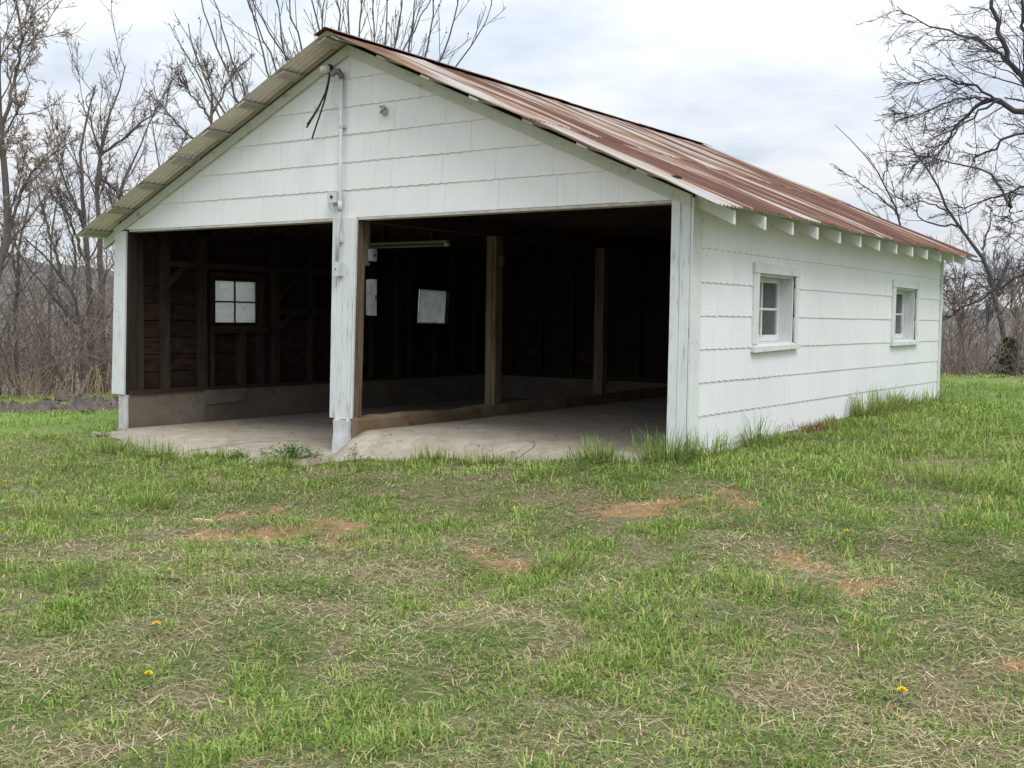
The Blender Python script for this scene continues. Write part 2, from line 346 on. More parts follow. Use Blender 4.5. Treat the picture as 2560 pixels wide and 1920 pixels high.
bm_ = bare(GX, GY); GZ = GZ + np.where(bm_ > .3, -.012, 0)
rr_ = np.hypot(GX-CAM[0], GY-CAM[1]); nx, ny = len(gx), len(gy)
idx = np.arange(nx*ny).reshape(ny, nx)
Q = np.stack([idx[:-1, :-1], idx[:-1, 1:], idx[1:, 1:], idx[1:, :-1]], -1).reshape(-1, 4)
ground = np_mesh('ground', np.stack([GX, GY, GZ], -1), Q, None, GROUNDM, None, True, {'bare': bm_.ravel(), 'far': smooth(9, 17, rr_).ravel(), 'wild': smooth(19.5, 23, rr_).ravel()})
tag(ground, 'patchy lawn of green grass, straw and bare orange dirt', None, None, 'structure')

# ------------------------------------------------------------------ distant hills
def mk_wood_hill():
    m = Mat('bare_woodland_hillside', 1.0); v = m.vec((1, 1, .35)); n = m.noise(v, .25, 8, .75); n2 = m.noise(m.vec((1, 1, .3)), 1.1, 6, .8)
    c = m.mix(m.g(m.math('ADD', m.math('MULTIPLY', n, .5), m.math('MULTIPLY', n2, .5)), .38, .62), (.15, .13, .125), (.27, .245, .235)); m.color(c).bump(n2, 1, 2.0); return m.m
HILLM = mk_wood_hill()
def hills():
    na, nr = 260, 26; A = np.linspace(R(-40), R(110), na); V = np.zeros((nr, na, 3))
    for j in range(nr):
        t = j/(nr-1); r = 90+320*t
        top = .5+13.5*smooth(R(35), R(62), A)+2.2*np.sin(A*5+.6)+1.2*np.sin(A*13)
        z = -6.3+(top+6.3+1.5)*np.sin(min(1, t*1.25)*math.pi/2)**1.2
        z = z+(vnoise(A*70, np.full(na, r*.09), 1)-.5)*3.0*min(1, t*3)+(vnoise(A*190, np.full(na, r*.2), 1)-.5)*2.0*min(1, t*3)
        V[j] = np.stack([CAM[0]-np.sin(A)*r, CAM[1]+np.cos(A)*r, z], -1)
    i2 = np.arange(nr*na).reshape(nr, na); q = np.stack([i2[:-1, :-1], i2[1:, :-1], i2[1:, 1:], i2[:-1, 1:]], -1).reshape(-1, 4)
    o = np_mesh('wooded_hills', V, q, None, HILLM, None, False); tag(o, 'far hillside of bare grey brown woodland', None, None, 'structure')
hills()

# ------------------------------------------------------------------ the garage
XL, XR, YB, XA = -7.4, 0.0, 7.5, -3.7
SL = .4417; CO = 1/math.sqrt(1+SL*SL); SI = SL*CO
def zt(x): return 3.985-SL*abs(x-XA)
garage = empty('garage', (-3.7, 3.75, 0))
garage.location = (0, 0, 0)
tag(garage, 'open-fronted white shingle-sided garage with rusty corrugated roof and two bays', 'garage')

def clip(poly, a, b, c):                 # keep a*s + b*z <= c
    out = []
    for i in range(len(poly)):
        p, q = poly[i], poly[(i+1) % len(poly)]; dp = a*p[0]+b*p[1]-c; dq = a*q[0]+b*q[1]-c
        if dp <= 0: out.append(p)
        if (dp < 0 < dq) or (dq < 0 < dp):
            t = dp/(dp-dq); out.append((p[0]+(q[0]-p[0])*t, p[1]+(q[1]-p[1])*t))
    return out
def minus_rect(poly, r):
    s0, s1, z0, z1 = r; pcs = []; rest = poly
    for (a, b, c) in ((1, 0, s0), (-1, 0, -s1), (0, 1, z0), (0, -1, -z1)):
        k = clip(rest, a, b, c)
        if len(k) > 2: pcs.append(k)
        rest = clip(rest, -a, -b, -c)
        if len(rest) < 3: break
    return pcs
def area(p): return abs(sum(p[i][0]*p[(i+1) % len(p)][1]-p[(i+1) % len(p)][0]*p[i][1] for i in range(len(p))))/2
def shingle(s0, s1, z0, zlim, place, parent, holes=(), planes=(), wv=1.0, gap=.0012):
    s0 += gap; s1 -= gap; z1 = min(z0+.305, zlim); ph = random.uniform(0, 6.28)*.15
    nw = 20; pts = []
    jz = random.uniform(-.0015, .0015); tl = random.uniform(-.002, .002)
    for i in range(nw+1):
        s = s0+(s1-s0)*i/nw; pts.append((s, z0+jz+tl*(i/nw-.5)+.0042*wv*math.sin(2*math.pi*s/.122+ph)))
    pts += [(s1, z1), (s0, z1)]
    for pl in planes:
        pts = clip(pts, *pl)
        if len(pts) < 3: return
    pcs = [pts]
    for h in holes: pcs = [q for p in pcs for q in minus_rect(p, h)]
    pcs = [p for p in pcs if area(p) > 2e-4]
    if not pcs: return
    lip = random.uniform(-.001, .0015)
    out = lambda z: .004+(.0095+lip)*max(0, min(1, (z0+.305-z)/.305))
    mb = MB()
    for p in pcs: mb.prism(p, lambda s, z: place(s, z, out(z)), lambda s, z: place(s, z, .0005), back=False)
    return mb.build('shingle', SHINGLE, parent)
WINS = [(1.305, 2.19, 1.10, 1.728), (5.40, 6.30, 1.09, 1.722)]     # right-hand wall openings (y0,y1,z0,z1)
def boxes_minus(mb, y0, y1, z0, z1, holes, put):
    pcs = [[(y0, z0), (y1, z0), (y1, z1), (y0, z1)]]
    for h in holes: pcs = [q for p in pcs for q in minus_rect(p, h)]
    for p in pcs:
        if area(p) < 1e-4: continue
        a = min(q[0] for q in p); b = max(q[0] for q in p); c = min(q[1] for q in p); d = max(q[1] for q in p); put(mb, a, b, c, d)
    return mb
# front gable
mb = MB(); mb.prism([(XL+.02, 2.27), (XR-.02, 2.27), (XR-.02, 2.30), (XA, zt(XA)-.055), (XL+.02, 2.30)], lambda x, z: (x, 0, z), lambda x, z: (x, .025, z))
gable = mb.build('gable_wall', OLDWOOD, garage)
PG = [(SL, 1, zt(XA)-.09+SL*XA), (-SL, 1, zt(XA)-.09-SL*XA), (1, 0, XR-.012), (-1, 0, -XL-.02)]
SHIFT = [0, -.04, -.32, .0, -.30, .02]
for r_ in range(6):
    z0 = 2.262+.2685*r_; k0 = -6.769+SHIFT[r_]-.61*3
    for k in range(16):
        shingle(k0+.61*k, k0+.61*(k+1), z0, 3.9, lambda s, z, o: (s, -o, z), gable, (), PG, 0.0 if r_ == 0 else 1.0)
# right side wall
mb = boxes_minus(MB(), .02, YB-.01, .05, 2.338, WINS, lambda m, a, b, c, d: m.box(-.03, 0, a, b, c, d))
rwall = mb.build('right_wall', OLDWOOD, garage)
for r_ in range(-2, 7):
    z0 = 1.885-.272*(5-r_)+.0; off = (.31 if r_ % 2 else .02)+random.uniform(-.03, .03)
    if z0 > 2.0: continue
    for k in range(-1, 13):
        a = .14+off-.61+.61*k+.0; 
        shingle(a, a+.61, z0, 2.30, lambda s, z, o: (o, s, z), rwall, WINS, [(1, 0, YB-.075), (-1, 0, -.137), (0, -1, -.02)], 1.0, .0004)
def window_right(w, dip):
    y0, y1, z0, z1 = w; win = empty('window', (0, (y0+y1)/2, z0), garage); bl = win.location.copy()
    def P(name, mb_, m, par=win):
        mb_.v = [(v[0]-bl.x, v[1]-bl.y, v[2]-bl.z) for v in mb_.v]; return mb_.build(name, m, par, bevel=.002)
    P('casing', MB().box(.0, .030, y0-.115, y0, z0+.001, z1), PAINT); P('casing', MB().box(.0, .030, y1, y1+.075, z0+.001, z1), PAINT)
    P('casing', MB().box(.0, .036, y0-.12, y1+.08, z1+.001, z1+.092), PAINT)
    P('sill', MB().hexa([(.0, y0-.12, z0-.06-dip), (.055, y0-.12, z0-.064-dip), (.0, y1+.085, z0-.05), (.055, y1+.085, z0-.054), (.0, y0-.12, z0-.006-dip*.6), (.055, y0-.12, z0-.016-dip*.6), (.0, y1+.085, z0), (.055, y1+.085, z0-.01)]), PAINT)
    P('jamb', MB().box(-.19, -.001, y0, y0+.02, z0, z1), PAINT); P('jamb', MB().box(-.19, -.001, y1-.02, y1, z0, z1), PAINT_V)
    P('jamb', MB().box(-.19, -.001, y0+.021, y1-.021, z1-.02, z1), PAINT); P('inner_sill', MB().box(-.19, -.001, y0+.021, y1-.021, z0-.02, z0+.012), PAINT)
    a, b, c, d = y0+.022, y1-.022, z0+.014, z1-.022; x = -.16
    sash = MB(); sash.box(x, x+.035, a, a+.045, c, d).box(x, x+.035, b-.045, b, c, d).box(x+.001, x+.034, a+.045, b-.045, c, c+.06).box(x+.001, x+.034, a+.045, b-.045, d-.045, d)
    P('sash', sash, PAINT); ym = (a+b)/2; zm = (c+d)/2+.005
    P('muntin', MB().box(x+.004, x+.03, ym-.011, ym+.011, c+.06, d-.045), PAINT); P('muntin', MB().box(x+.006, x+.028, a+.045, b-.045, zm-.011, zm+.011), PAINT)
    for (q0, q1) in ((a+.045, ym-.011), (ym+.011, b-.045)):
        for (h0, h1) in ((c+.06, zm-.011), (zm+.011, d-.045)): P('pane', MB().box(x+.014, x+.018, q0, q1, h0, h1), GLASS)
window_right(WINS[0], .012); window_right(WINS[1], 0)
# back and left walls: planks and studs
SILL = .39
LW = [(1.29, 2.075, 1.15, 1.765), (5.19, 6.07, 1.13, 1.77)]
def planked(name, along, face, lo, hi, ztop, holes, sgn):
    w = empty(name, (0, 0, 0), garage)
    def put(t0, t1):
        def f(m, a, b, c, d):
            if along == 'y': m.box(face+min(t0*sgn, t1*sgn), face+max(t0*sgn, t1*sgn), a, b, c, d)
            else: m.box(a, b, face+min(t0*sgn, t1*sgn), face+max(t0*sgn, t1*sgn), c, d)
        return f
    z = SILL
    while z < ztop-.02:
        zt_ = min(z+.205, ztop); cuts = sorted([lo]+[lo+(hi-lo)*random.uniform(.25, .75)]+[hi])
        for a, b in zip(cuts[:-1], cuts[1:]):
            t = random.uniform(0, .012); boxes_minus(None, a+.001, b-.001, z+.007, zt_-.004, holes, lambda m_, *q: (lambda mm: (put(t, t+.02)(mm, *q), mm.build('plank', OLDWOOD, w)))(MB()))
        z += .205
    m = boxes_minus(MB(), lo-.05, hi+.05, .1, ztop, holes, put(.03, .045)); m.build('outer_skin', OLDWOOD, w)
    return w
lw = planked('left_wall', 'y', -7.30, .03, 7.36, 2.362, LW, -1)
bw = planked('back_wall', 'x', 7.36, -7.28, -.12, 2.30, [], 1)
m = MB()
m.prism([(XL+.05, 2.30), (XR-.05, 2.30), (XA, zt(XA)-.06)], lambda x, z: (x, 7.36, z), lambda x, z: (x, 7.40, z)).build('back_gable', OLDWOOD, bw)
m = MB(); m.box(-7.30, -7.20, .02, 7.36, .347, SILL); m.build('sill_plate', STUD, lw)
m = MB(); m.box(-7.19, -.11, 7.26, 7.36, .347, SILL); m.build('sill_plate', STUD, bw)
MB().box(-7.298, -7.205, .125, .20, SILL+.001, 2.28, .002).build('stud', STUD, lw)
for y, w_, t0, t1 in ((.54, .10, SILL, 2.28), (1.10, .09, SILL, 2.28), (1.235, .05, SILL, 1.15), (1.73, .085, SILL, 1.10), (2.055, .08, SILL, 1.10), (2.31, .11, SILL, 2.28), (2.98, .06, SILL, 2.28), (3.6, .06, SILL, 2.28), (4.22, .06, SILL, 2.28), (4.8, .08, SILL, 2.28), (5.1, .06, SILL, 2.28), (5.7, .06, SILL, 1.07), (6.15, .07, SILL, 2.28), (6.75, .06, SILL, 2.28)):
    MB().box(-7.298, -7.20+random.uniform(-.012, .004), y-w_/2, y+w_/2, t0+.001, t1, .003).build('stud', STUD, lw)
for x in np.arange(-6.9, -.3, .61): MB().box(x-.03, x+.03, 7.265+random.uniform(-.01, .01), 7.358, SILL+.001, 2.28, .003).build('stud', STUD, bw)
for y in np.arange(.3, 7.3, .61):
    if any(h[0]-.05 < y < h[1]+.05 for h in WINS): continue
    MB().box(-.13, -.031, y-.03, y+.03, .3, 2.2, .003).build('stud', STUD, rwall)
MB().box(-7.215, -7.17, .6, 3.45, 1.86, 1.93, .004).build('wall_brace', STUD, lw)
MB().bar((-7.21, .52, 1.62), (-7.21, .78, 1.86), .05, .09, (1, 0, 0)).build('wall_brace', STUD, lw)
MB().bar((-7.21, 2.33, 1.52), (-7.21, 2.60, 1.76), .05, .09, (1, 0, 0)).build('wall_brace', STUD, lw)
MB().bar((-7.21, 2.33, 1.12), (-7.21, 2.66, 1.36), .05, .09, (1, 0, 0)).build('wall_brace', STUD, lw)
MB().box(-7.25, -7.12, 2.72, 3.9, 1.386, 1.402).build('shelf_board', STUD, lw)
MB().box(-7.24, -7.20, 2.34, 3.7, 1.30, 1.385).build('wall_brace', STUD, lw)
def window_left(w, four):
    y0, y1, z0, z1 = w; win = empty('window', (-7.3, (y0+y1)/2, z0), garage); bl = win.location.copy()
    def P(name, mb_, m): 
        mb_.v = [(v[0]-bl.x, v[1]-bl.y, v[2]-bl.z) for v in mb_.v]; return mb_.build(name, m, win)
    P('frame', MB().box(-7.36, -7.225, y0-.06, y0+.0, z0-.05, z1+.06), OLDWOOD); P('frame', MB().box(-7.36, -7.225, y1, y1+.06, z0-.05, z1+.06), OLDWOOD)
    P('frame', MB().box(-7.36, -7.222, y0+.001, y1-.001, z1, z1+.06), OLDWOOD); P('sill', MB().box(-7.36, -7.17, y0-.08, y1+.08, z0-.09, z0), OLDWOOD)
    if four:
        a, b, c, d = y0, y1, z0, z1; s = MB(); e = .042
        s.box(-7.34, -7.305, a, a+e, c, d).box(-7.34, -7.305, b-e, b, c, d).box(-7.339, -7.306, a+e, b-e, c, c+e).box(-7.339, -7.306, a+e, b-e, d-e, d)
        P('sash', s, OLDWOOD); ym = (a+b)/2; zm = (c+d)/2
        P('muntin', MB().box(-7.335, -7.31, ym-.009, ym+.009, c+e, d-e), OLDWOOD); P('muntin', MB().box(-7.333, -7.312, a+e, b-e, zm-.009, zm+.009), OLDWOOD)
        for (q0, q1) in ((a+e, ym-.009), (ym+.009, b-e)):
            for (h0, h1) in ((c+e, zm-.009), (zm+.009, d-e)): P('pane', MB().box(-7.325, -7.321, q0, q1, h0, h1), GLASS_D)
    else:
        c4 = [(5.244, 1.191), (5.98, 1.178), (6.025, 1.706), (5.292, 1.724)]
        P('tilted_pane', MB().prism(c4, lambda y, z: (-7.225, y, z), lambda y, z: (-7.231, y, z)), GLASS_D)
        P('pane_edge', MB().bar((-7.232, 5.94, 1.18), (-7.232, 5.982, 1.706), .012, .075, (0, 1, 0)), LATH); P('pane_edge', MB().bar((-7.233, 5.25, 1.198), (-7.233, 5.97, 1.187), .012, .02, (0, 0, 1)), LATH)
        a, b, c, d = y0, y1, z0, z1; s = MB(); q = [(5.244, 1.191), (5.98, 1.178), (6.025, 1.706), (5.292, 1.724)]
        for (p0, p1, h) in (((a, c), (q[0], q[1]), 0),): pass
        ring = [(a-.01, c-.01), (b+.01, c-.01), (b+.01, d+.01), (a-.01, d+.01)]
        V = [(-7.236, *p) for p in ring]+[(-7.236, *p) for p in q]+[(-7.262, *p) for p in ring]+[(-7.262, *p) for p in q]
        s.add(V, [(i, (i+1) % 4, 4+(i+1) % 4, 4+i) for i in range(4)]+[(8+(i+1) % 4, 8+i, 12+i, 12+(i+1) % 4) for i in range(4)]+[(4+i, 4+(i+1) % 4, 12+(i+1) % 4, 12+i) for i in range(4)])
        P('crooked_surround', s, OLDWOOD)
window_left(LW[0], True); window_left(LW[1], False)
# concrete: stem walls, slabs, aprons, curb, pier
def slab_grid(name, xs, ys, fz, mat, bottom=-.35):
    X, Y = np.meshgrid(xs, ys); Z = fz(X, Y); nx_, ny_ = len(xs), len(ys); V = np.stack([X, Y, Z], -1).reshape(-1, 3); V2 = V.copy(); V2[:, 2] = bottom
    i = np.arange(nx_*ny_).reshape(ny_, nx_); q = [np.stack([i[:-1, :-1], i[:-1, 1:], i[1:, 1:], i[1:, :-1]], -1).reshape(-1, 4)]
    n = nx_*ny_
    for e in (i[0], i[:, -1], i[-1, ::-1], i[::-1, 0]): q.append(np.stack([e[1:], e[:-1], e[:-1]+n, e[1:]+n], -1))
    return np_mesh(name, np.concatenate([V, V2]), np.concatenate(q), None, mat, garage)
def z_right(X, Y):
    z = .165+.018*smooth(-1.2, -.2, X)+.006*(fbm(X, Y, 1.2)-.5)+.02*smooth(1, 6, Y)
    d = np.clip(.12-Y, 0, 2); return z-.40*d-.25*d*d+.008*(vnoise(X, Y, 4)-.5)*(d > 0)
def z_left(X, Y):
    z = -.05+.006*(fbm(X, Y, 1.1)-.5); d = np.clip(.0-Y, 0, 3); return z-.10*d-.03*d*d
slab_grid('floor_slab', np.linspace(-3.62, -.03, 30), np.concatenate([np.linspace(-.62, .3, 14), np.linspace(.5, 7.36, 24)]), z_right, CONC)
slab_grid('floor_slab', np.linspace(-7.22, -3.79, 30), np.concatenate([np.linspace(-1.25, .1, 16), np.linspace(.3, 7.36, 24)]), z_left, CONC)
MB().box(-7.385, -7.225, .012, 7.4, -.4, .346, .004).build('stem_wall', CONC_D, garage)
MB().box(-7.39, -7.230, -.022, .003, -.4, .335, .003).build('stem_wall_end', PIERM, garage)
MB().box(-7.22, -.01, 7.22, 7.4, -.4, .33).build('stem_wall', CONC_D, garage)
MB().box(-.11, -.012, .16, 7.38, -.4, .28).build('stem_wall', CONC_D, garage)
m = MB(); m.prism([(1.02, -.05), (1.10, .345), (1.22, .348), (1.78, .345), (1.74, .21), (1.60, .17), (1.12, .165), (1.10, -.05)], lambda y, z: (-7.205, y, z), lambda y, z: (-7.224, y, z)); m.build('broken_patch', CONC_D, garage)
ys = np.linspace(-.02, 7.22, 34); m = MB(); V = []
for i, y in enumerate(ys):
    w = .006*math.sin(y*5)+random.uniform(-.006, .006); h = .285+random.uniform(-.008, .008)-.02*(1 if 1.5 < y < 1.9 else 0)
    V += [(-3.80, y, -.3), (-3.80, y, h), (-3.78+w, y, h+.006), (-3.63+w, y, h+.004), (-3.615+w, y, h-.02), (-3.605, y, -.3)]
fs = []
for i in range(len(ys)-1):
    for j in range(6): fs.append((i*6+j, (i+1)*6+j, (i+1)*6+(j+1) % 6, i*6+(j+1) % 6))
fs += [tuple(range(6)), tuple(range(len(V)-1, len(V)-7, -1))]
m.add(V, fs).build('curb', CURBM, garage)
pv = []
for z, a in ((-.3, .012), (.02, .008), (.14, -.004), (.268, .0)):
    pv += [(-3.868-a, -.052-a*.5, z), (-3.652+a*.3, -.054, z), (-3.652+a, -.022, z), (-3.868-a, -.022, z)]
MB().add(pv, [(i*4+j, i*4+(j+1) % 4, i*4+4+(j+1) % 4, i*4+4+j) for i in range(3) for j in range(4)]+[(12, 13, 14, 15)]).build('pier', PIERM, garage)
# posts
def board(parent, pts_top, pts_bot, z0, z1, y0, y1, mat, name='board'):
    (a, b), (c, d) = pts_top, pts_bot; n = 7; m = MB(); V = []
    for i in range(n):
        t = i/(n-1); z = z0+(z1-z0)*t; l = c+(a-c)*t+random.uniform(-.002, .002); r = d+(b-d)*t+random.uniform(-.002, .002)
        if i == 0: dz = random.uniform(-.012, .004)
        else: dz = 0
        V += [(l, y0, z+dz), (r, y0, z+dz*.3), (r, y1, z), (l, y1, z)]
    m.add(V, [(i*4+j, i*4+(j+1) % 4, i*4+4+(j+1) % 4, i*4+4+j) for i in range(n-1) for j in range(4)]+[(3, 2, 1, 0), tuple(range(4*n-4, 4*n))])
    return m.build(name, mat, parent, bevel=.003)
cp = empty('center_post', (0, 0, 0), garage)
tx = [-3.90, -3.835, -3.755, -3.665, -3.60]; bx_ = [-3.937, -3.868, -3.785, -3.705, -3.665]
for i in range(4): board(cp, (tx[i]+.0015, tx[i+1]-.0015), (bx_[i]+.0015, bx_[i+1]-.0015), .272+random.uniform(-.01, .008), 2.258, -.036+random.uniform(-.004, .004), -.004, PAINT_V)
board(cp, (-3.599, -3.583), (-3.664, -3.640), .29, 2.256, -.030, -.003, PAINT_V)
board(cp, (-3.885, -3.578), (-3.90, -3.628), .279, 2.256, -.002, .105, POSTWOOD, 'core_timber')
board(cp, (-3.70, -3.582), (-3.70, -3.582), 1.80, 2.254, .107, .17, POSTWOOD, 'cleat')
lp = empty('corner_post', (0, 0, 0), garage)
board(lp, (-7.405, -7.30), (-7.495, -7.375), .345, 2.245, -.040, -.008, PAINT_V); board(lp, (-7.298, -7.205), (-7.373, -7.268), .338, 2.245, -.038, -.008, PAINT_V)
board(lp, (-7.39, -7.19), (-7.45, -7.25), .35, 2.25, -.006, .12, STUD, 'core_timber')
rp = empty('corner_post', (0, 0, 0), garage)
board(rp, (-.170, -.092), (-.176, -.094), .12, 2.258, -.036, -.008, PAINT_V); board(rp, (-.089, -.004), (-.091, -.004), .12, 2.235, -.035, -.008, PAINT_V)
board(rp, (-.16, -.035), (-.16, -.035), .17, 2.24, -.006, .12, OLDWOOD, 'core_timber')
MB().box(.0, .026, -.034, .132, .12, 2.27, .002).build('corner_board', PAINT, rp, bevel=.002)
fp = empty('corner_post', (0, 0, 0), garage); MB().box(.0, .026, YB-.07, YB+.01, .1, 2.2, .002).build('corner_board', PAINT_V, fp); MB().box(-.1, .024, YB+.012, YB+.032, .1, 2.2, .002).build('corner_board', PAINT_V, fp)
for y in (2.42, 4.86):
    ip = empty('inner_post', (-3.70, y, .29), garage)
    for (a, b, mat) in ((-.07, -.002, POSTWOOD), (.0, .068, POSTWOOD)):
        MB().hexa([(-.07+random.uniform(-.012, .0), a, 0), (.07, a, 0), (-.07, b, 0), (.07, b, 0), (-.07, a, 1.95), (.07, a, 1.95), (-.07, b, 1.95), (.07, b, 1.95)]).build('timber', mat, ip, bevel=.004)
MB().box(.072-3.7, .12-3.7, 2.40, 2.45, 1.90, 2.02).build('cleat', POSTWOOD, garage)
# header, tie beams, ridge, rafters
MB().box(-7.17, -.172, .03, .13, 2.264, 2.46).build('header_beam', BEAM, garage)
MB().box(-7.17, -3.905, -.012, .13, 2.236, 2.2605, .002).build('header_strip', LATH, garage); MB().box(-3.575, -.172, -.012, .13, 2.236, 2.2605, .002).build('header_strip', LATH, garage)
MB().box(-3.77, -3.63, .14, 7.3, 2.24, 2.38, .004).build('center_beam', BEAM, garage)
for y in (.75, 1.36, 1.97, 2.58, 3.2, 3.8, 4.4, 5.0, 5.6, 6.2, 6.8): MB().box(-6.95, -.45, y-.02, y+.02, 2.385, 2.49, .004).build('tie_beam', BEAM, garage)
MB().box(XA-.02, XA+.02, .03, 7.35, zt(XA)-.21, zt(XA)-.065).build('ridge_board', BEAM, garage)
for k in range(13):
    y = .055+.6105*k
    for s in (1, -1):
        f = lambda d: XA+s*d
        top = lambda d: zt(f(d))-.044
        def rp_(d0, d1, dep0, dep1, name, mat, plumb=None):
            pts = [(d0, top(d0)-dep0), (d1, top(d1)-dep1), (d1, top(d1)), (d0, top(d0))]
            MB().prism(pts, lambda d, z: (f(d), y-.022, z), lambda d, z: (f(d), y+.022, z)).build(name, mat, garage)
        rp_(.022, 3.66, .095, .095, 'rafter', BEAM)
        rp_(3.662, 4.03, .10, .108, 'rafter_tail', RAFT)
# roof
for s in (1, -1):
    pts = [(.0, zt(XA)-.041), (3.66, zt(XA+3.66)-.041), (3.66, zt(XA+3.66)-.0365), (.0, zt(XA)-.0365)]
    MB().prism(pts, lambda d, z: (XA+s*d, .026, z), lambda d, z: (XA+s*d, 7.36, z)).build('added_dark_liner', BEAM, garage)  # added dark liner, keeps the lit sheet undersides from showing indoors
roof = empty('roof', (0, 0, 0), garage)
for s in (1, -1):
    for u in (.10, .72, 1.32, 1.92, 2.52, 3.12, 3.72, 4.30):
        d = u*CO; x = XA+s*d; z = zt(x)-.022
        V = []; y0 = -.315+random.uniform(-.02, .02)
        for yy in (y0, 7.80+random.uniform(-.03, .03)):
            for (du, dn) in ((-.055, -.011), (.055, -.011), (.055, .008), (-.055, .008)): V.append((x+s*(du*CO+dn*SI), yy, z-du*SI+dn*CO))
        MB().add(V, [(0, 1, 2, 3), (7, 6, 5, 4)]+[(i, 4+i, 4+(i+1) % 4, (i+1) % 4) for i in range(4)]).build('lath', LATH, roof)
def sheet(s, tier, k):
    w = .662; pitch = .0677; per = 6; nv = int(round(w/pitch*per))+1; L0, L1 = ((-.0, 2.56), (2.44, 4.44))[tier]
    L1 += random.uniform(-.02, .025); nu = 9; u = np.concatenate([np.linspace(L0, L1-.16, nu-3), [L1-.09, L1-.03, L1]]); v = np.linspace(0, w, nv)
    U, V = np.meshgrid(u, v); ca, cb = (0, 0) if tier == 0 else (random.uniform(-.012, .02), random.uniform(-.012, .02))
    H = .0085*np.sin(2*np.pi*V/pitch)+.007*V/w+(.006 if tier == 0 else 0)+.004
    near = smooth(L1-.5, L1, U); H = H-near*(ca*(1-V/w)+cb*V/w)+.004*np.sin(U*3.1+k*1.7)
    P = np.stack([U, V, H], -1).reshape(-1, 3); P2 = P.copy(); P2[:, 2] -= .003
    n = len(P); i = np.arange(n).reshape(nv, len(u)); top = np.stack([i[:-1, :-1], i[:-1, 1:], i[1:, 1:], i[1:, :-1]], -1).reshape(-1, 4); bot = top[:, ::-1]+n
    side = [np.stack([e[1:], e[:-1], e[:-1]+n, e[1:]+n], -1) for e in (i[0], i[:, -1], i[-1, ::-1], i[::-1, 0])]
    q = np.concatenate([top, bot]+side); e = np.clip(1-(L1-P[:, 0])/.42, 0, 1)
    o = np_mesh('roofing_sheet', np.concatenate([P, P2]), q, None, [RUST, METAL_UNDER], roof, True, {'lower_edge': np.concatenate([e, e])})
    mi = np.zeros(len(q), np.int32); mi[len(top):2*len(top)] = 1; o.data.polygons.foreach_set('material_index', mi)
    y = -.335+.6275*k
    if s > 0: o.matrix_world = Matrix(((CO, 0, SI, XA), (0, 1, 0, y), (-SI, 0, CO, zt(XA)-.004), (0, 0, 0, 1)))
    else: o.matrix_world = Matrix(((-CO, 0, -SI, XA), (0, -1, 0, y+w), (-SI, 0, CO, zt(XA)-.004), (0, 0, 0, 1)))
for s in (1, -1):
    for k in range(13):
        for t in (0, 1): sheet(s, t, k)
for k in range(4):
    y0 = -.35+2.05*k; m = MB(); V = []; h = .03+random.uniform(-.004, .006)
    for yy in (y0, y0+2.07):
        for dx, dz in ((-.15, -.046), (-.02, .006), (0, .012), (.02, .006), (.15, -.046)): V.append((XA+dx, yy, zt(XA)+h+dz))
    m.add(V, [(i, i+1, 6+i, 5+i) for i in range(4)]); o = m.build('ridge_cap', RUST, roof); o.modifiers.new('thick', 'SOLIDIFY').thickness = .004
# rake boards
def rake(s, segs):
    for (d0, d1) in segs:
        t = lambda d: zt(XA+s*d)-.060
        hh = .098
        pts = [(d0, t(d0)-hh), (d1, t(d1)-hh), (d1, t(d1)), (d0, t(d0))]
        MB().prism(pts, lambda d, z: (XA+s*d, -.045, z), lambda d, z: (XA+s*d, -.006, z)).build('rake_board', PAINT_RAKE if s < 0 else PAINT_RAKE, garage, bevel=.002)
rake(1, ((.0, 2.05), (2.052, 3.70))); rake(-1, ((.001, 2.5), (2.502, 3.72)))

# ------------------------------------------------------------------ fittings on the garage
def part(mb_, name, mat, root, sm=False): 
    l = root.location; mb_.v = [(v[0]-l.x, v[1]-l.y, v[2]-l.z) for v in mb_.v]; return mb_.build(name, mat, root, sm)
sv = empty('service_conduit', (-3.77, -.06, 1.83)); tag(sv, 'white painted service conduit running up the gable with loose cut black wires', 'conduit')
part(MB().tube([(-3.797, -.075, 1.82), (-3.79, -.072, 2.1), (-3.775, -.06, 2.35), (-3.765, -.055, 3.62)], .018, 10), 'pipe', GREYMET, sv, True)
part(MB().tube([(-3.776, -.059, 2.32), (-3.776, -.059, 2.42)], .023, 10), 'coupling', GREYMET, sv, True)
part(MB().tube([(-3.767, -.055, 3.13), (-3.767, -.055, 3.16)], .023, 10), 'clamp', GREYMET, sv); part(MB().box(-3.80, -3.73, -.035, -.02, 3.13, 3.16), 'clamp', GREYMET, sv); part(MB().box(-3.83, -3.75, -.055, -.037, 2.02, 2.05), 'clamp', GREYMET, sv)
part(MB().tube([(-3.765, -.055, 3.60), (-3.765, -.06, 3.64), (-3.775, -.08, 3.665), (-3.80, -.11, 3.66), (-3.825, -.135, 3.63)], [.022, .030, .034, .032, .026], 10), 'weatherhead', STEEL, sv, True)
for i, (e, zz) in enumerate((((-4.09, -.20), 3.17), ((-4.05, -.22), 3.14), ((-4.02, -.16), 3.05))):
    pts = []
    for t in np.linspace(0, 1, 9): pts.append((-3.84+(e[0]+3.84)*t**1.25-.01*i, -.145+(e[1]+.145)*t+.02*math.sin(3*t+i), 3.64+(zz-3.64)*(t**.85)-.01*i))
    part(MB().tube(pts, .0085, 6), 'wire', BLACKW, sv, True)
part(MB().tube([(-3.80, -.11, 3.6), (-3.87, -.08, 3.45), (-3.83, -.05, 3.3), (-3.79, -.035, 3.18)], .004, 5), 'wire', GREYMET, sv)
jb = empty('junction_box', (-3.855, -.03, 2.41)); tag(jb, 'small white junction box beside the conduit above the centre post', 'electrical box')
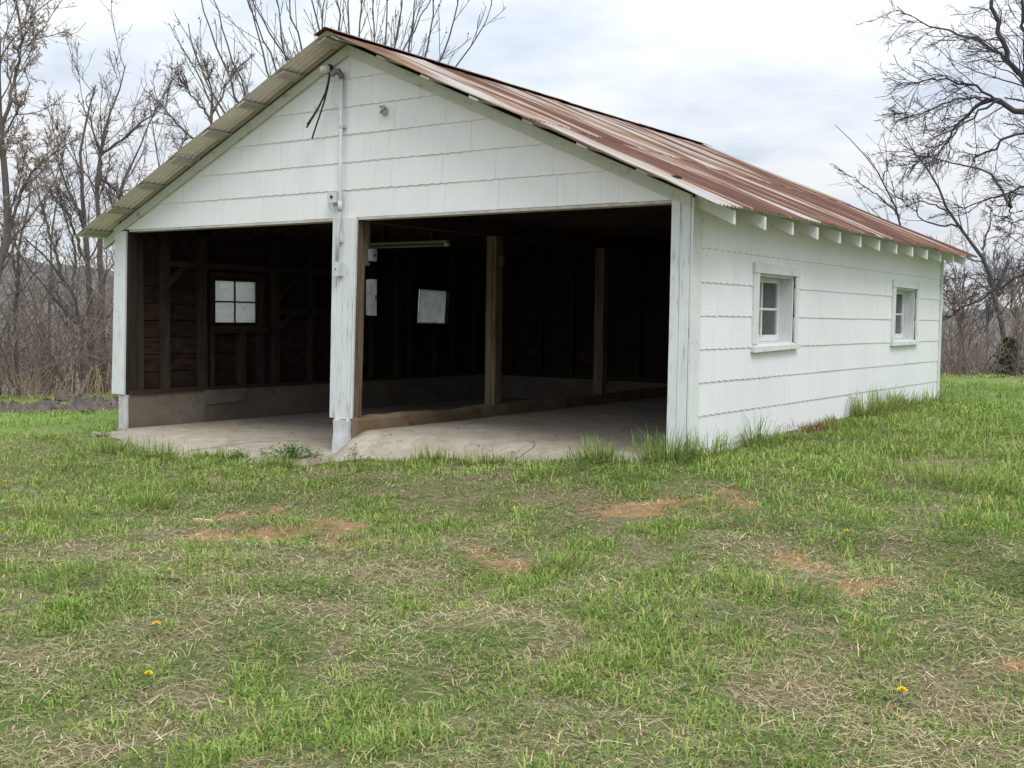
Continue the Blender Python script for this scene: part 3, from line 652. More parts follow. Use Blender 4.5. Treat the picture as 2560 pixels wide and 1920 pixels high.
part(MB().box(-3.915, -3.80, -.085, -.02, 2.41, 2.51), 'body', GREYMET, jb); part(MB().box(-3.918, -3.797, -.093, -.086, 2.407, 2.513), 'cover', GREYMET, jb); part(MB().tube([(-3.857, -.09, 2.462), (-3.857, -.101, 2.462)], .016, 10), 'knockout', STUD, jb)
part(MB().tube([(-3.86, -.055, 2.41), (-3.86, -.055, 2.375)], .012, 8), 'nipple', GREYMET, jb); part(MB().tube([(-3.93, -.05, 2.5), (-3.945, -.05, 2.44), (-3.93, -.05, 2.36), (-3.86, -.055, 2.335), (-3.815, -.055, 2.36)], .004, 5), 'wire', GREYMET, jb)
pb = empty('conduit_box', (-3.79, -.04, 1.69)); tag(pb, 'narrow white box ending the conduit on the centre post', 'electrical box')
part(MB().box(-3.832, -3.755, -.095, -.038, 1.69, 1.825), 'body', GREYMET, pb); part(MB().box(-3.835, -3.752, -.101, -.096, 1.687, 1.828), 'cover', GREYMET, pb)
part(MB().tube([(-3.793, -.1005, 1.757), (-3.793, -.104, 1.757)], .008, 8), 'screw', STUD, pb)
lh = empty('lamp_holder', (-3.93, -.03, 3.71)); tag(lh, 'round porcelain lamp holder under the gable peak', 'lamp holder')
part(MB().tube([(-3.93, -.046, 3.71), (-3.93, -.075, 3.71)], .05, 12), 'base', STUD, lh); part(MB().tube([(-3.93, -.075, 3.71), (-3.945, -.12, 3.70), (-3.955, -.15, 3.695)], [.045, .036, .03], 12), 'socket', PORC, lh, True)
hk = empty('insulator_knob', (-3.24, -.015, 3.25)); tag(hk, 'white oval insulator knob on the gable siding right of the conduit', 'insulator')
part(MB().tube([(-3.24, -.012, 3.25), (-3.24, -.03, 3.25)], .04, 12), 'plate', GREYMET, hk); part(MB().tube([(-3.235, -.03, 3.22), (-3.232, -.06, 3.235), (-3.232, -.06, 3.275), (-3.235, -.03, 3.285)], [.02, .028, .028, .02], 10), 'knob', GREYMET, hk, True)
h2 = empty('screw_eye', (-4.13, -.015, 3.365)); tag(h2, 'tiny metal screw eye on the gable siding left of the conduit', 'screw eye')
part(MB().tube([(-4.13, -.01, 3.355), (-4.13, -.04, 3.355)], .006, 6), 'shank', STUD, h2); part(MB().tube([(-4.13+.015*math.cos(a), -.045, 3.362+.015*math.sin(a)) for a in np.linspace(0, 6.28, 9)], .005, 5), 'ring', GREYMET, h2)
sw = empty('switch_box', (-3.55, .17, 1.84)); tag(sw, 'small grey switch box on the inner side of the centre post', 'electrical box')
part(MB().box(-3.579, -3.535, .13, .205, 1.845, 1.96), 'body', STEEL, sw); part(MB().box(-3.534, -3.53, .127, .208, 1.842, 1.963), 'cover', STEEL, sw); part(MB().box(-3.529, -3.515, .16, .175, 1.89, 1.915), 'switch_lever', STUD, sw)
pn = empty('breaker_panel', (-3.58, .14, 1.31)); tag(pn, 'tall grey breaker panel on the inner side of the centre post', 'breaker panel')
part(MB().box(-3.579, -3.535, .107, .20, 1.31, 1.66), 'body', STEEL, pn); part(MB().box(-3.534, -3.526, .103, .204, 1.306, 1.664), 'door', STEEL, pn); part(MB().box(-3.525, -3.515, .18, .19, 1.46, 1.51), 'latch', STUD, pn)
fl = empty('tube_light', (-5.1, 2.5, 2.18)); tag(fl, 'long unlit strip light hanging under the ceiling beams', 'light fixture')
part(MB().box(-5.76, -4.45, 2.47, 2.53, 2.188, 2.22), 'housing', TUBEW, fl); part(MB().tube([(-5.70, 2.5, 2.165), (-4.51, 2.5, 2.165)], .017, 10), 'tube', TUBEW, fl, True)
part(MB().box(-5.76, -5.71, 2.475, 2.525, 2.15, 2.184), 'end_cap', GREYMET, fl); part(MB().box(-4.50, -4.45, 2.475, 2.525, 2.15, 2.184), 'end_cap', GREYMET, fl)
for x in (-5.5, -4.7): part(MB().box(x-.02, x+.02, 2.48, 2.56, 2.221, 2.386), 'hanger', STUD, fl)

# ------------------------------------------------------------------ ground cover
def gp(u, v, lift=0.0):                  # where the line of sight through photo pixel (u,v) meets the ground
    d = ray(u, v); d = d/math.hypot(d[0], d[1]); t = np.linspace(1.5, 40, 1200); P = CAM+d*t[:, None]
    h = P[:, 2]-gz(P[:, 0], P[:, 1])-lift; k = int(np.argmax(h < 0)) or len(t)-1
    return P[k]
def G(x, y): return x*2560/2212, y*2560/2212
def blade_mat(name, transl=.25, rough=.7):
    m = bpy.data.materials.new(name); m.use_nodes = True; t = m.node_tree; NN = t.nodes; LL = t.links; out = NN['Material Output']; NN.remove(NN['Principled BSDF'])
    a = NN.new('ShaderNodeAttribute'); a.attribute_name = 'tint'; d = NN.new('ShaderNodeBsdfDiffuse'); tl = NN.new('ShaderNodeBsdfTranslucent'); LL.new(a.outputs['Color'], d.inputs[0]); LL.new(a.outputs['Color'], tl.inputs[0])
    x = NN.new('ShaderNodeMixShader'); x.inputs[0].default_value = transl; LL.new(d.outputs[0], x.inputs[1]); LL.new(tl.outputs[0], x.inputs[2]); LL.new(x.outputs[0], out.inputs[0]); return m
BLADE = blade_mat('grass_blades')
def blades(P, h, w, az, lean, tint, flat=None):
    n = len(P); d = np.stack([np.cos(az), np.sin(az), np.zeros(n)], -1); s = np.stack([-np.sin(az), np.cos(az), np.zeros(n)], -1)
    tw = rng.uniform(-.9, .9, n)[:, None]; s = s*np.cos(tw)+d*np.sin(tw)
    up = np.array([0, 0, 1.0]); w = w[:, None]/2; h = h[:, None]; lean = lean[:, None]
    mid = P+d*h*lean*.38+up*h*np.sqrt(np.maximum(0, 1-lean**2))*.62; tip = P+d*h*lean+up*h*np.maximum(.06, (1-lean**1.5))*.95
    V = np.stack([P-s*w, P+s*w, mid+s*w*.8, mid-s*w*.8, tip], 1)
    b = np.arange(n)[:, None]*5; q = b+np.array([[0, 1, 2, 3]]); t = b+np.array([[3, 2, 4]])
    C = np.repeat(tint[:, None, :], 5, 1)
    return V.reshape(-1, 3), q, t, C.reshape(-1, 3)
def green_tint(n, dry=0.0):
    k = rng.random(n)[:, None]; j = rng.random(n)[:, None]
    c = np.array([.13, .225, .040])*(1-k)+np.array([.39, .50, .145])*k
    c = c*(1-.3*j)+np.array([.16, .33, .07])*.3*j
    y = (rng.random(n)[:, None] < .10+dry)
    return np.where(y, np.array([.50, .47, .18])*rng.uniform(.7, 1.15, (n, 1)), c)
def straw_tint(n):
    k = rng.random(n)[:, None]; return (np.array([.74, .64, .42])*(1-k)+np.array([.44, .35, .20])*k)*rng.uniform(.5, 1.2, (n, 1))
def scatter(n, r0, r1, a0=R(-1), a1=R(70)):
    r = np.sqrt(rng.uniform(r0*r0, r1*r1, n)); a = rng.uniform(a0, a1, n)
    return CAM[0]-np.sin(a)*r, CAM[1]+np.cos(a)*r, r
def keep_out(x, y):                    # building and the open concrete
    ins = (x > -7.42) & (x < .03) & (y > -.02) & (y < 7.52)
    ramp = (x > -3.68) & (x < -.12) & (y > -.26-.10*vnoise(x, y, 3)) & (y < .1)
    lap = (x > -7.28-.55*np.minimum(y, 0)) & (x < -3.7) & (y > -.50-.42*smooth(-4.3, -5.2, x)*smooth(-7.4, -6.3, x)-.22*fbm(x, y, 2.2)) & (y < .1)
    return ins | ramp | lap
def clumps(x, y): return np.clip(.22+2.4*(.6*fbm(x, y, 2.9)+.4*vnoise(x, y, 6.5)-.30), .06, 1.5)
VV, QQ, TT, CC = [], [], [], []
def push(res):
    V, q, t, C = res; b = sum(len(v) for v in VV); VV.append(V); QQ.append(q+b); TT.append(t+b); CC.append(C)
def flush(name, label):
    o = np_mesh(name, np.concatenate(VV), np.concatenate(QQ), np.concatenate(TT), BLADE, None, False, {'tint': np.concatenate(CC)})
    tag(o, label, None, None, 'stuff'); VV.clear(); QQ.clear(); TT.clear(); CC.clear(); return o
CLOVER = [(-.35, -.80, .75, .38), (-.05, -1.15, .5, .22), (.03, -2.9, .20, .10), (1.45, -1.5, .28, .18), (1.75, -1.35, .25, .2), (1.95, -1.72, .30, .14), (2.4, -1.5, .5, .4), (2.75, -2.1, .5, .4), (-2.7, -2.2, .35, .12), (-1.3, -2.85, .16, .1), (1.15, -1.62, .22, .1), (-4.6, -2.5, .6, .3), (1.1, -4.3, .4, .3), (.2, -4.6, .35, .3), (1.9, -5.0, .4, .3), (-.3, -3.9, .4, .2), (.9, -5.9, .5, .4), (2.0, -3.2, .35, .2), (-4.15, -.62, .4, .12), (-1.4, -4.6, .4, .2), (2.6, -4.6, .4, .25), (1.2, -3.5, .4, .2)]
def patch(x, y, lst, k=1.5):
    b = np.zeros_like(x); cx_, sx_ = math.cos(YAW), math.sin(YAW)
    for (a_, c_, ra, rb) in lst:
        dx = x-a_; dy = y-c_; p = dx*cx_+dy*sx_; q = -dx*sx_+dy*cx_; b = np.maximum(b, np.exp(-((p/ra)**2+(q/(rb*k))**2)))
    return b
for (r0, r1, dens, a0, a1, wd) in ((2.0, 4.6, 8200, -1, 70, 1), (4.6, 7, 6200, -1, 70, 1), (7, 10, 4300, -1, 70, 1), (10, 14, 2300, -1, 70, 1), (14, 23, 700, -1, 70, 1), (1.2, 5, 1900, -30, -1, 1.9), (1.2, 5, 1900, 70, 100, 1.9), (5, 10, 1000, -22, -1, 2.2), (5, 10, 1000, 70, 92, 2.2), (10, 20, 260, -16, -1, 3), (10, 20, 260, 70, 86, 3)):
    n = int(dens*(r1*r1-r0*r0)/2*R(a1-a0)); x, y, r = scatter(n, r0, r1, R(a0), R(a1)); b = bare(x, y); st = straw(x, y); cl = clumps(x, y); cv = patch(x, y, CLOVER)
    p = np.clip(cl*(1.1-.72*st), .04, 1)*(1-.88*np.clip(b*1.6, 0, 1))*(1-.45*np.clip(cv*1.4, 0, 1))
    k = (rng.random(n) < p) & ~keep_out(x, y); x, y, r, st, cl = x[k], y[k], r[k], st[k], cl[k]; m_ = len(x)
    tall = .50+1.25*np.clip((.6*fbm(x, y, 2.9)+.4*vnoise(x, y, 6.5))*2.0-.72, 0, 1.1)+.7*smooth(-1.6, .6, y)*smooth(-.2, .8, x)+.35*smooth(-1.6, -.5, y)*smooth(-.5, -6, x)
    h = rng.uniform(.03, .10, m_)*tall*(1-.2*st); w = rng.uniform(.0026, .0056, m_)*(1+r/15)*wd
    P = np.stack([x, y, gz(x, y)-.006], -1); push(blades(P, h, w, rng.uniform(0, 6.28, m_), rng.uniform(.30, 1.0, m_)**.75, green_tint(m_, .06)*np.where(rng.random((m_, 1)) < .15, .75, 1)*(1+.25*(vnoise(x, y, 1.7)-.5))[:, None]))
for q in range(420):
    cxx, cyy, rq = scatter(1, 2.6, 15)
    if keep_out(cxx, cyy)[0] or bare(cxx, cyy)[0] > .25: continue
    cnt = int(rng.integers(25, 90)); sp = rng.uniform(.03, .10); x = cxx+rng.normal(0, sp, cnt); y = cyy+rng.normal(0, sp, cnt); k = ~keep_out(x, y); x, y = x[k], y[k]; cnt = len(x)
    if cnt: push(blades(np.stack([x, y, gz(x, y)-.006], -1), rng.uniform(.05, .16)*rng.uniform(.4, 1.1, cnt), rng.uniform(.003, .006, cnt)*(1+rq[0]/18), np.arctan2(y-cyy, x-cxx)+rng.normal(0, .8, cnt), rng.uniform(.25, 1, cnt)**.7, green_tint(cnt, .05)*rng.uniform(.7, 1.1)))
flush('lawn_grass', 'short green grass growing over the lawn')
for (r0, r1, dens, a0, a1) in ((2.0, 4.6, 3300, -1, 70), (4.6, 7, 2100, -1, 70), (7, 10, 1100, -1, 70), (10, 14, 400, -1, 70), (1.2, 8, 800, -28, -1), (1.2, 8, 800, 70, 97)):
    n = int(dens*(r1*r1-r0*r0)/2*R(a1-a0)); x, y, r = scatter(n, r0, r1, R(a0), R(a1)); st = straw(x, y); b = bare(x, y)
    k = (rng.random(n) < np.clip(.07+.95*st+.25*np.clip(b*1.5, 0, 1), .03, 1)) & ~keep_out(x, y); x, y, r = x[k], y[k], r[k]; m_ = len(x)
    P = np.stack([x, y, gz(x, y)+rng.uniform(.0, .018, m_)], -1)
    push(blades(P, (.025+.13*rng.random(m_)**1.6)*np.where(rng.random(m_) < .04, 1.7, 1), (.0013+.0036*rng.random(m_)**2)*(1+r/15), rng.uniform(0, 6.28, m_), rng.uniform(.975, 1.0, m_), straw_tint(m_)))
flush('dry_straw', 'dead tan straw lying through the lawn')
# clover
n = 620000; x, y, r = scatter(n, 2.2, 9.0); cv = patch(x, y, CLOVER); k = (rng.random(n) < np.clip(cv*.9-.75*fbm(x, y, 5.5)+.02, 0, 1)*.55+.35*np.clip(fbm(x+31, y+17, 3.1)-.52, 0, 1)+.01) & ~keep_out(x, y) & (rng.random(n) < np.clip(r/6, .45, 1)); x, y = x[k], y[k]; m_ = len(x)
c0 = np.stack([x, y, gz(x, y)+rng.uniform(.012, .055, m_)], -1); a = rng.uniform(0, 6.28, m_); sz = rng.uniform(.005, .010, m_)[:, None]; tz = rng.uniform(-.5, .5, m_)[:, None]
d1 = np.stack([np.cos(a), np.sin(a), np.zeros(m_)], -1); d2 = np.stack([-np.sin(a), np.cos(a), np.zeros(m_)], -1); d1 = d1+np.array([0, 0, 1.])*tz
V = np.stack([c0-d1*sz, c0+d2*sz*.8, c0+d1*sz, c0-d2*sz*.8], 1).reshape(-1, 3); kk = rng.random(m_)[:, None]
ct = np.array([.06, .125, .022])*(1-kk)+np.array([.16, .27, .06])*kk
o = np_mesh('clover', V, np.arange(m_*4).reshape(-1, 4), None, BLADE, None, False, {'tint': np.repeat(ct, 4, 0)}); tag(o, 'low dark green clover patches in the lawn', None, None, 'stuff')
n = 5200; x, y, r = scatter(n, 2.2, 12); k = ~keep_out(x, y) & (rng.random(n) < .75); x, y, r = x[k], y[k], r[k]; m_ = len(x); a = rng.uniform(0, 6.28, m_); sz = rng.uniform(.008, .026, m_)[:, None]; tz = rng.normal(0, .35, m_)[:, None]
c0 = np.stack([x, y, gz(x, y)+rng.uniform(.008, .03, m_)], -1); d1 = np.stack([np.cos(a), np.sin(a), np.zeros(m_)], -1)+np.array([0, 0, 1.])*tz; d2 = np.stack([-np.sin(a), np.cos(a), np.zeros(m_)], -1); up = np.array([0, 0, .35])
V = np.stack([c0-d1*sz, c0+d2*sz*.45+up*sz, c0+d1*sz, c0-d2*sz*.45+up*sz], 1).reshape(-1, 3); kk = rng.random(m_)[:, None]
ct = np.where(rng.random((m_, 1)) < .6, np.array([.22, .14, .09])*(1-kk)+np.array([.42, .33, .22])*kk, np.array([.10, .20, .04])*(1-kk)+np.array([.2, .32, .08])*kk)
o = np_mesh('fallen_leaves', V, np.arange(m_*4).reshape(-1, 4), None, BLADE, None, False, {'tint': np.repeat(ct, 4, 0)}); tag(o, 'small dead leaves and broad weed leaves strewn in the lawn', None, None, 'stuff')
# pebbles and crumbs on the bare dirt
n = 60000; x, y, r = scatter(n, 2.2, 13); b = bare(x, y); k = (rng.random(n) < np.clip(b, 0, 1)*.5) & ~keep_out(x, y); x, y = x[k], y[k]; m_ = len(x); sz = rng.uniform(.003, .011, m_)[:, None]*np.where(rng.random((m_, 1)) < .05, 1.7, 1)
c0 = np.stack([x, y, gz(x, y)-.01], -1); O = np.array([(1, 0, 0), (0, 1, 0), (-1, 0, 0), (0, -1, 0), (0, 0, .7)], float); V = c0[:, None, :]+(O[None]*rng.uniform(.6, 1.3, (m_, 5, 1)))*sz[:, None, :]
bb = np.arange(m_)[:, None]*5; T = np.concatenate([bb+np.array([[i, (i+1) % 4, 4]]) for i in range(4)]); kk = rng.random(m_)[:, None]; ct = np.array([.42, .27, .15])*(1-kk)+np.array([.52, .45, .34])*kk; ct = ct*rng.uniform(.6, 1.1, (m_, 1))
o = np_mesh('dirt_crumbs', V.reshape(-1, 3), None, T, BLADE, None, False, {'tint': np.repeat(ct, 5, 0)}); tag(o, 'crumbs of orange clay and pebbles on bare dirt', None, None, 'stuff')

# tall tufts one can tell apart
def tuft(u, v, n, h, spread, label, dry=.25, loc=None):
    p = gp(*G(u, v)) if loc is None else np.array([loc[0], loc[1], 0.0]); p[2] = float(gz(p[0], p[1]))
    root = empty('grass_tuft', tuple(p)); tag(root, label, 'grass tuft', 'tall grass tufts around the garage')
    for nm, cnt, hh, tf, l0 in (('green_blades', int(n*1.5), h, lambda m_: green_tint(m_, .08)*.9, .05), ('dry_blades', int(n*dry), h*.65, straw_tint, .35)):
        q = rng.normal(0, spread*.5, (cnt, 2)); q[:, 1] *= .6; z = gz(p[0]+q[:, 0], p[1]+q[:, 1])-p[2]-.01
        P = np.stack([q[:, 0], q[:, 1], z], -1); az = np.arctan2(q[:, 1], q[:, 0])+rng.normal(0, .7, cnt)
        V, qd, t, C = blades(P, 2.0*hh*(.22+.95*rng.random(cnt)**1.3), rng.uniform(.004, .008, cnt), az, np.clip(rng.normal(.62, .27, cnt), l0, 1.0), tf(cnt))
        np_mesh(nm, V, qd, t, BLADE, root, False, {'tint': C})['kind'] = 'stuff'
TUFTS = [(1465, 965, 420, .20, .24, 'dense tall grass tuft hiding the foot of the right corner post', .25, (-0.06, -0.24)), (1545, 955, 300, .17, .2, 'tall grass tuft just right of the corner post', .25, (0.22, -0.06)),
 (1618, 950, 130, .21, .12, 'spiky upright grass tuft standing alone against the side wall', .25, (0.13, 1.05)), (1840, 900, 420, .20, .30, 'big grass tuft below the gap between the side windows', .25, (0.14, 4.0)), (1930, 878, 320, .14, .30, 'grass tuft under the far side window', .25, (0.15, 5.4)), (2000, 862, 160, .16, .22, 'low grass tuft near the far right corner of the garage', .25, (0.12, 6.8)),
 (1310, 985, 340, .14, .22, 'bushy grass tuft in front of the right bay near the corner post', .25, (-0.62, -0.36)), (1180, 985, 260, .07, .3, 'low grass clump left of the bushy tuft before the right bay', .25, (-1.1, -0.4)), (1060, 990, 380, .10, .34, 'wide grass clump at the middle of the right ramp', .25, (-1.65, -0.43)), (930, 992, 300, .11, .2, 'grass clump at the left part of the right ramp', .25, (-2.25, -0.47)),
 (255, 985, 420, .12, .34, 'dark grass clump at the left end of the left apron', .25, (-6.1, -0.98)), (400, 985, 260, .13, .34, 'low ragged grass edge along the left apron', .25, (-5.4, -1.02)), (520, 978, 240, .09, .3, 'grass clump growing at the crack of the left apron', .25, (-4.8, -0.78)), (625, 1010, 260, .10, .2, 'arching grass clump left of the ramp', .25, (-3.85, -0.78)), (320, 1095, 160, .13, .18, 'olive grass tuft out on the lawn at left'), (1700, 1290, 260, .08, .26, 'grass tuft beside the orange dirt patch at right'), (1220, 1230, 200, .08, .24, 'grass tuft beside the small dirt patch at the lawn centre'), (0, 0, 260, .09, .26, 'shaggy grass tuft at the middle of the side wall foot', .3, (.16, 3.1)), (0, 0, 300, .19, .28, 'shaggy grass tuft just past the big tuft along the side wall', .3, (.16, 4.75)), (0, 0, 240, .08, .28, 'ragged grass tuft between the spiky tuft and the dead weed', .5, (.22, 1.55)), (2060, 1050, 300, .15, .45, 'long dark grass clump on the right lawn'), (90, 1120, 180, .12, .3, 'short grass clump by the left picture edge')]
for a in TUFTS: tuft(*a)
def leafy(u, v, n, h, spread, label, size=.016, name='leafy_weed'):
    p = np.array([u, v, 0.0]); p[2] = float(gz(p[0], p[1])); root = empty(name, tuple(p)); tag(root, label, 'weed')
    V = []; C = []; st = MB()
    for i in range(n):
        a = rng.uniform(0, 6.28); rr = abs(rng.normal(0, spread*.5)); top = Vector((math.cos(a)*rr, math.sin(a)*rr*.7, h*rng.uniform(.25, 1)*(1-.4*rr/spread)))
        if i % 4 == 0: st.tube([(top.x*.2, top.y*.2, -.02), (top.x*.6, top.y*.6, top.z*.6), tuple(top)], .0018, 4, False)
        for j in range(5):
            c = np.array(top)+rng.normal(0, size*1.2, 3); b = rng.uniform(0, 6.28); t = rng.uniform(-.6, .6); s = size*rng.uniform(.6, 1.2)
            e = np.array([math.cos(b), math.sin(b), t]); f = np.array([-math.sin(b), math.cos(b), 0]); V += [c-e*s, c+f*s*.5, c+e*s, c-f*s*.5]
            k = rng.random(); C += [np.array([.06, .15, .03])*(1-k)+np.array([.16, .28, .06])*k]*4
    st.v = [tuple(q) for q in st.v]; so = st.build('stem', None, root); so.data.materials.append(simple_green)
    np_mesh('leaves', np.array(V), np.arange(len(V)).reshape(-1, 4), None, BLADE, root, False, {'tint': np.array(C)})['kind'] = 'stuff'
simple_green = Mat('weed_stem', .7).color((.10, .16, .05)).m
leafy(-4.05, -.42, 150, .15, .40, 'dark green leafy weed clump beside the centre pier', .02); leafy(-3.1, -.56, 36, .20, .12, 'small yellow green weed sprouting on the right ramp', .013); leafy(-4.6, -.62, 50, .07, .3, 'flat dark weed mat on the left apron crack', .018)
# dead leaves and grit blown onto the slabs
def slab_litter(n, x0, x1, y0, y1, fz):
    x = rng.uniform(x0, x1, n); y = y0+(y1-y0)*rng.random(n)**2; a = rng.uniform(0, 6.28, n); sz = rng.uniform(.006, .022, n)[:, None]; c0 = np.stack([x, y, fz(x, y)+.006], -1); d1 = np.stack([np.cos(a), np.sin(a), rng.normal(0, .15, n)], -1); d2 = np.stack([-np.sin(a), np.cos(a), np.full(n, .25)], -1)
    V = np.stack([c0-d1*sz, c0+d2*sz*.5, c0+d1*sz, c0-d2*sz*.35], 1).reshape(-1, 3); o = np_mesh('slab_litter', V, np.arange(n*4).reshape(-1, 4), None, BLADE, garage, False, {'tint': np.repeat(np.array([.20, .14, .085])*rng.uniform(.4, 1.3, (n, 1)), 4, 0)}); o['kind'] = 'stuff'
slab_litter(170, -3.55, -.2, -.3, 3.0, z_right); slab_litter(150, -7.1, -3.85, -.7, 3.0, z_left)
# brown dead clump by the wall
p = np.array([.28, 2.1, 0.]); p[2] = float(gz(p[0], p[1])); root = empty('dead_weed', tuple(p)); tag(root, 'rusty brown dead weed clump near the side wall', 'weed'); cnt = 260; q = rng.normal(0, .09, (cnt, 2))
V, qd, t, C = blades(np.stack([q[:, 0], q[:, 1], rng.uniform(0, .06, cnt)], -1), rng.uniform(.06, .16, cnt), rng.uniform(.004, .008, cnt), rng.uniform(0, 6.28, cnt), rng.uniform(.4, .95, cnt), np.array([.30, .17, .10])*rng.uniform(.6, 1.2, (cnt, 1))); np_mesh('dead_stalks', V, qd, t, BLADE, root, False, {'tint': C})['kind'] = 'stuff'
# dandelions
YEL = Mat('dandelion_yellow', .6).color((.80, .60, .02)).m
def dandelion(u, v, label, s=1.0, h=.055):
    p = gp(*G(u, v), lift=h); p[2] = float(gz(p[0], p[1])); root = empty('dandelion', tuple(p)); tag(root, label, 'dandelion', 'yellow dandelions in the lawn')
    MB().tube([(0, 0, -.01), (.003, .002, h*.5), (0, 0, h)], .002, 5).build('stem', simple_green, root); m = MB()
    for ring, (r, zz, k) in enumerate(((.019, .004, 16), (.014, .009, 13), (.008, .013, 9))):
        for i in range(k):
            a = 2*math.pi*i/k+ring*.3+random.uniform(-.08, .08); c, sn = math.cos(a), math.sin(a); ww = .0035; rr = .85*r*s*random.uniform(.88, 1.1)
            m.add([(-sn*ww*.5, c*ww*.5, h+zz*.3), (sn*ww*.5, -c*ww*.5, h+zz*.3), (c*rr+sn*ww, sn*rr-c*ww, h+zz+random.uniform(-.002, .003)), (c*rr-sn*ww, sn*rr+c*ww, h+zz+random.uniform(-.002, .003))], [(0, 1, 2, 3)])
    m.build('flower', YEL, root); lf = MB()
    for i in range(6):
        a = i*1.05+random.uniform(-.2, .2); c, sn = math.cos(a), math.sin(a); l = random.uniform(.05, .08); lf.add([(0, 0, .004), (c*l*.6-sn*.009, sn*l*.6+c*.009, .02), (c*l, sn*l, .014), (c*l*.6+sn*.009, sn*l*.6-c*.009, .02)], [(0, 1, 2, 3)])
    lf.build('leaf_rosette', simple_green, root)
dandelion(338, 1351, 'larger dandelion left of centre beside a pale straw stalk', 1.15); dandelion(321, 1456, 'nearest dandelion on the left side of the lawn'); dandelion(367, 1233, 'small dandelion between the left straw patch and the dirt mound', .8); dandelion(206, 1096, 'dandelion on the left lawn in front of the left corner post'); dandelion(10, 1041, 'dandelion at the left picture edge'); dandelion(1949, 1492, 'dandelion alone at the lower right of the lawn', 1.1); dandelion(1828, 1151, 'dandelion to the right of the clover below the side wall'); dandelion(2085, 1138, 'faint dandelion far right below the long grass', .8); dandelion(5, 1146, 'lower dandelion at the left picture edge', .7)
# small litter
CHIP = simple('pale_wood_chip', (.62, .52, .36), (.48, .38, .25), (3, 3, 3), 3); ROCKM = simple('grey_rock', (.34, .31, .27), (.20, .18, .16), (6, 6, 6), 2); CLODM = simple('dark_turned_earth', (.060, .050, .045), (.15, .12, .10), (5, 5, 5), 2, bump=.5)
p = gp(*G(440, 1127)); o = MB().prism([(-.11, -.01), (-.05, -.028), (.04, -.024), (.11, -.006), (.06, .022), (-.06, .02)], lambda a, b: (a, b, .018+.02*a), lambda a, b: (a, b, .004+.02*a)).build('wood_chip', CHIP); o.location = tuple(p); o.rotation_euler = (0, 0, R(5)); tag(o, 'pale flat wood chip lying by the bare patch on the left lawn', 'wood chip')
def lump(name, loc, s, mat, flat=.6, seed=0):
    r0 = np.random.default_rng(seed); m = MB(); V = []; nu, nv = 9, 6
    for j in range(nv+1):
        th = math.pi*j/nv
        for i in range(nu):
            a = 2*math.pi*i/nu; k = 1+r0.uniform(-.28, .28); V.append((s*k*math.sin(th)*math.cos(a), s*k*math.sin(th)*math.sin(a)*.8, s*flat*k*math.cos(th)))
    m.add(V, [(j*nu+i, j*nu+(i+1) % nu, (j+1)*nu+(i+1) % nu, (j+1)*nu+i) for j in range(nv) for i in range(nu)]); o = m.build(name, mat); o.location = loc; return o
p = gp(*G(212, 942)); tag(lump('stone', (p[0], p[1], p[2]+.02), .075, ROCKM, .45, 3), 'small grey stone by the left end of the apron', 'stone')
for i, (u, v, s) in enumerate(((145, 868, .22), (172, 872, .17), (30, 886, .16), (100, 884, .2), (205, 880, .2), (128, 890, .14), (190, 894, .10), (255, 878, .2), (275, 884, .14), (232, 882, .16), (60, 890, .12), (160, 882, .15), (5, 888, .16))):
    p = gp(*G(u, v)); o = lump('earth_clod', (p[0], p[1], p[2]+s*.2), s, CLODM, .62, 20+i); o.rotation_euler = (0, 0, i*1.3); tag(o, ['largest black clod rising from the strip of turned earth at left', 'second tall clod just right of the largest one in the earth strip'][i] if i < 2 else 'low dark clod in the strip of turned earth beyond the left lawn', 'clod', 'clods in the turned earth strip')
def earth_strip():
    a = gp(*G(-40, 890)); b = gp(*G(300, 880)); n = 70; k = 9; V = []
    for i in range(n):
        t = i/(n-1); c = a*(1-t)+b*t; d = (b-a)/np.linalg.norm(b-a); s = np.array([-d[1], d[0], 0])
        for j in range(k):
            q = (j/(k-1)-.5)*2; P = c+s*q*.55; e = 1-q*q; V.append((P[0], P[1], float(gz(P[0], P[1]))-.03+e*(.05+.16*rng.random()*min(1, t*8, (1-t)*8+.3))))
    i2 = np.arange(n*k).reshape(n, k); o = np_mesh('turned_earth', np.array(V), np.stack([i2[:-1, :-1], i2[1:, :-1], i2[1:, 1:], i2[:-1, 1:]], -1).reshape(-1, 4), None, CLODM); tag(o, 'low ragged strip of dark turned earth at the left', None, None, 'stuff')
earth_strip()
FPM = simple('rusty_steel_post', (.10, .07, .055), (.05, .04, .035), (8, 8, 3), 2)
p = gp(*G(2112, 806)); o = MB().bar((0, 0, -.3), (-.06, 0, 1.0), .05, .035, (0, 1, 0)).build('fence_post', FPM); o.location = tuple(p); tag(o, 'thin dark fence post before the brush right of the garage', 'fence post')
# cracks in the slabs
CRK = Mat('crack_dirt', 1).color((.09, .07, .045)).m
def crack(pts, fz, w):
    m = MB(); V = []
    P = []
    for a, b in zip(pts[:-1], pts[1:]):
        for t in np.linspace(0, 1, 7)[:-1]: P.append((a[0]+(b[0]-a[0])*t+random.uniform(-.012, .012), a[1]+(b[1]-a[1])*t+random.uniform(-.012, .012)))
    for i, (x, y) in enumerate(P):
        dx = P[min(i+1, len(P)-1)][0]-P[max(i-1, 0)][0]; dy = P[min(i+1, len(P)-1)][1]-P[max(i-1, 0)][1]; l = math.hypot(dx, dy) or 1; ww = w*random.uniform(.4, 1.2)
        for s in (-1, 1): xx, yy = x-dy/l*ww*s, y+dx/l*ww*s; V.append((xx, yy, float(fz(np.array(xx), np.array(yy)))+.004))
    m.add(V, [(2*i, 2*i+1, 2*i+3, 2*i+2) for i in range(len(P)-1)]).build('floor_crack', CRK, garage)
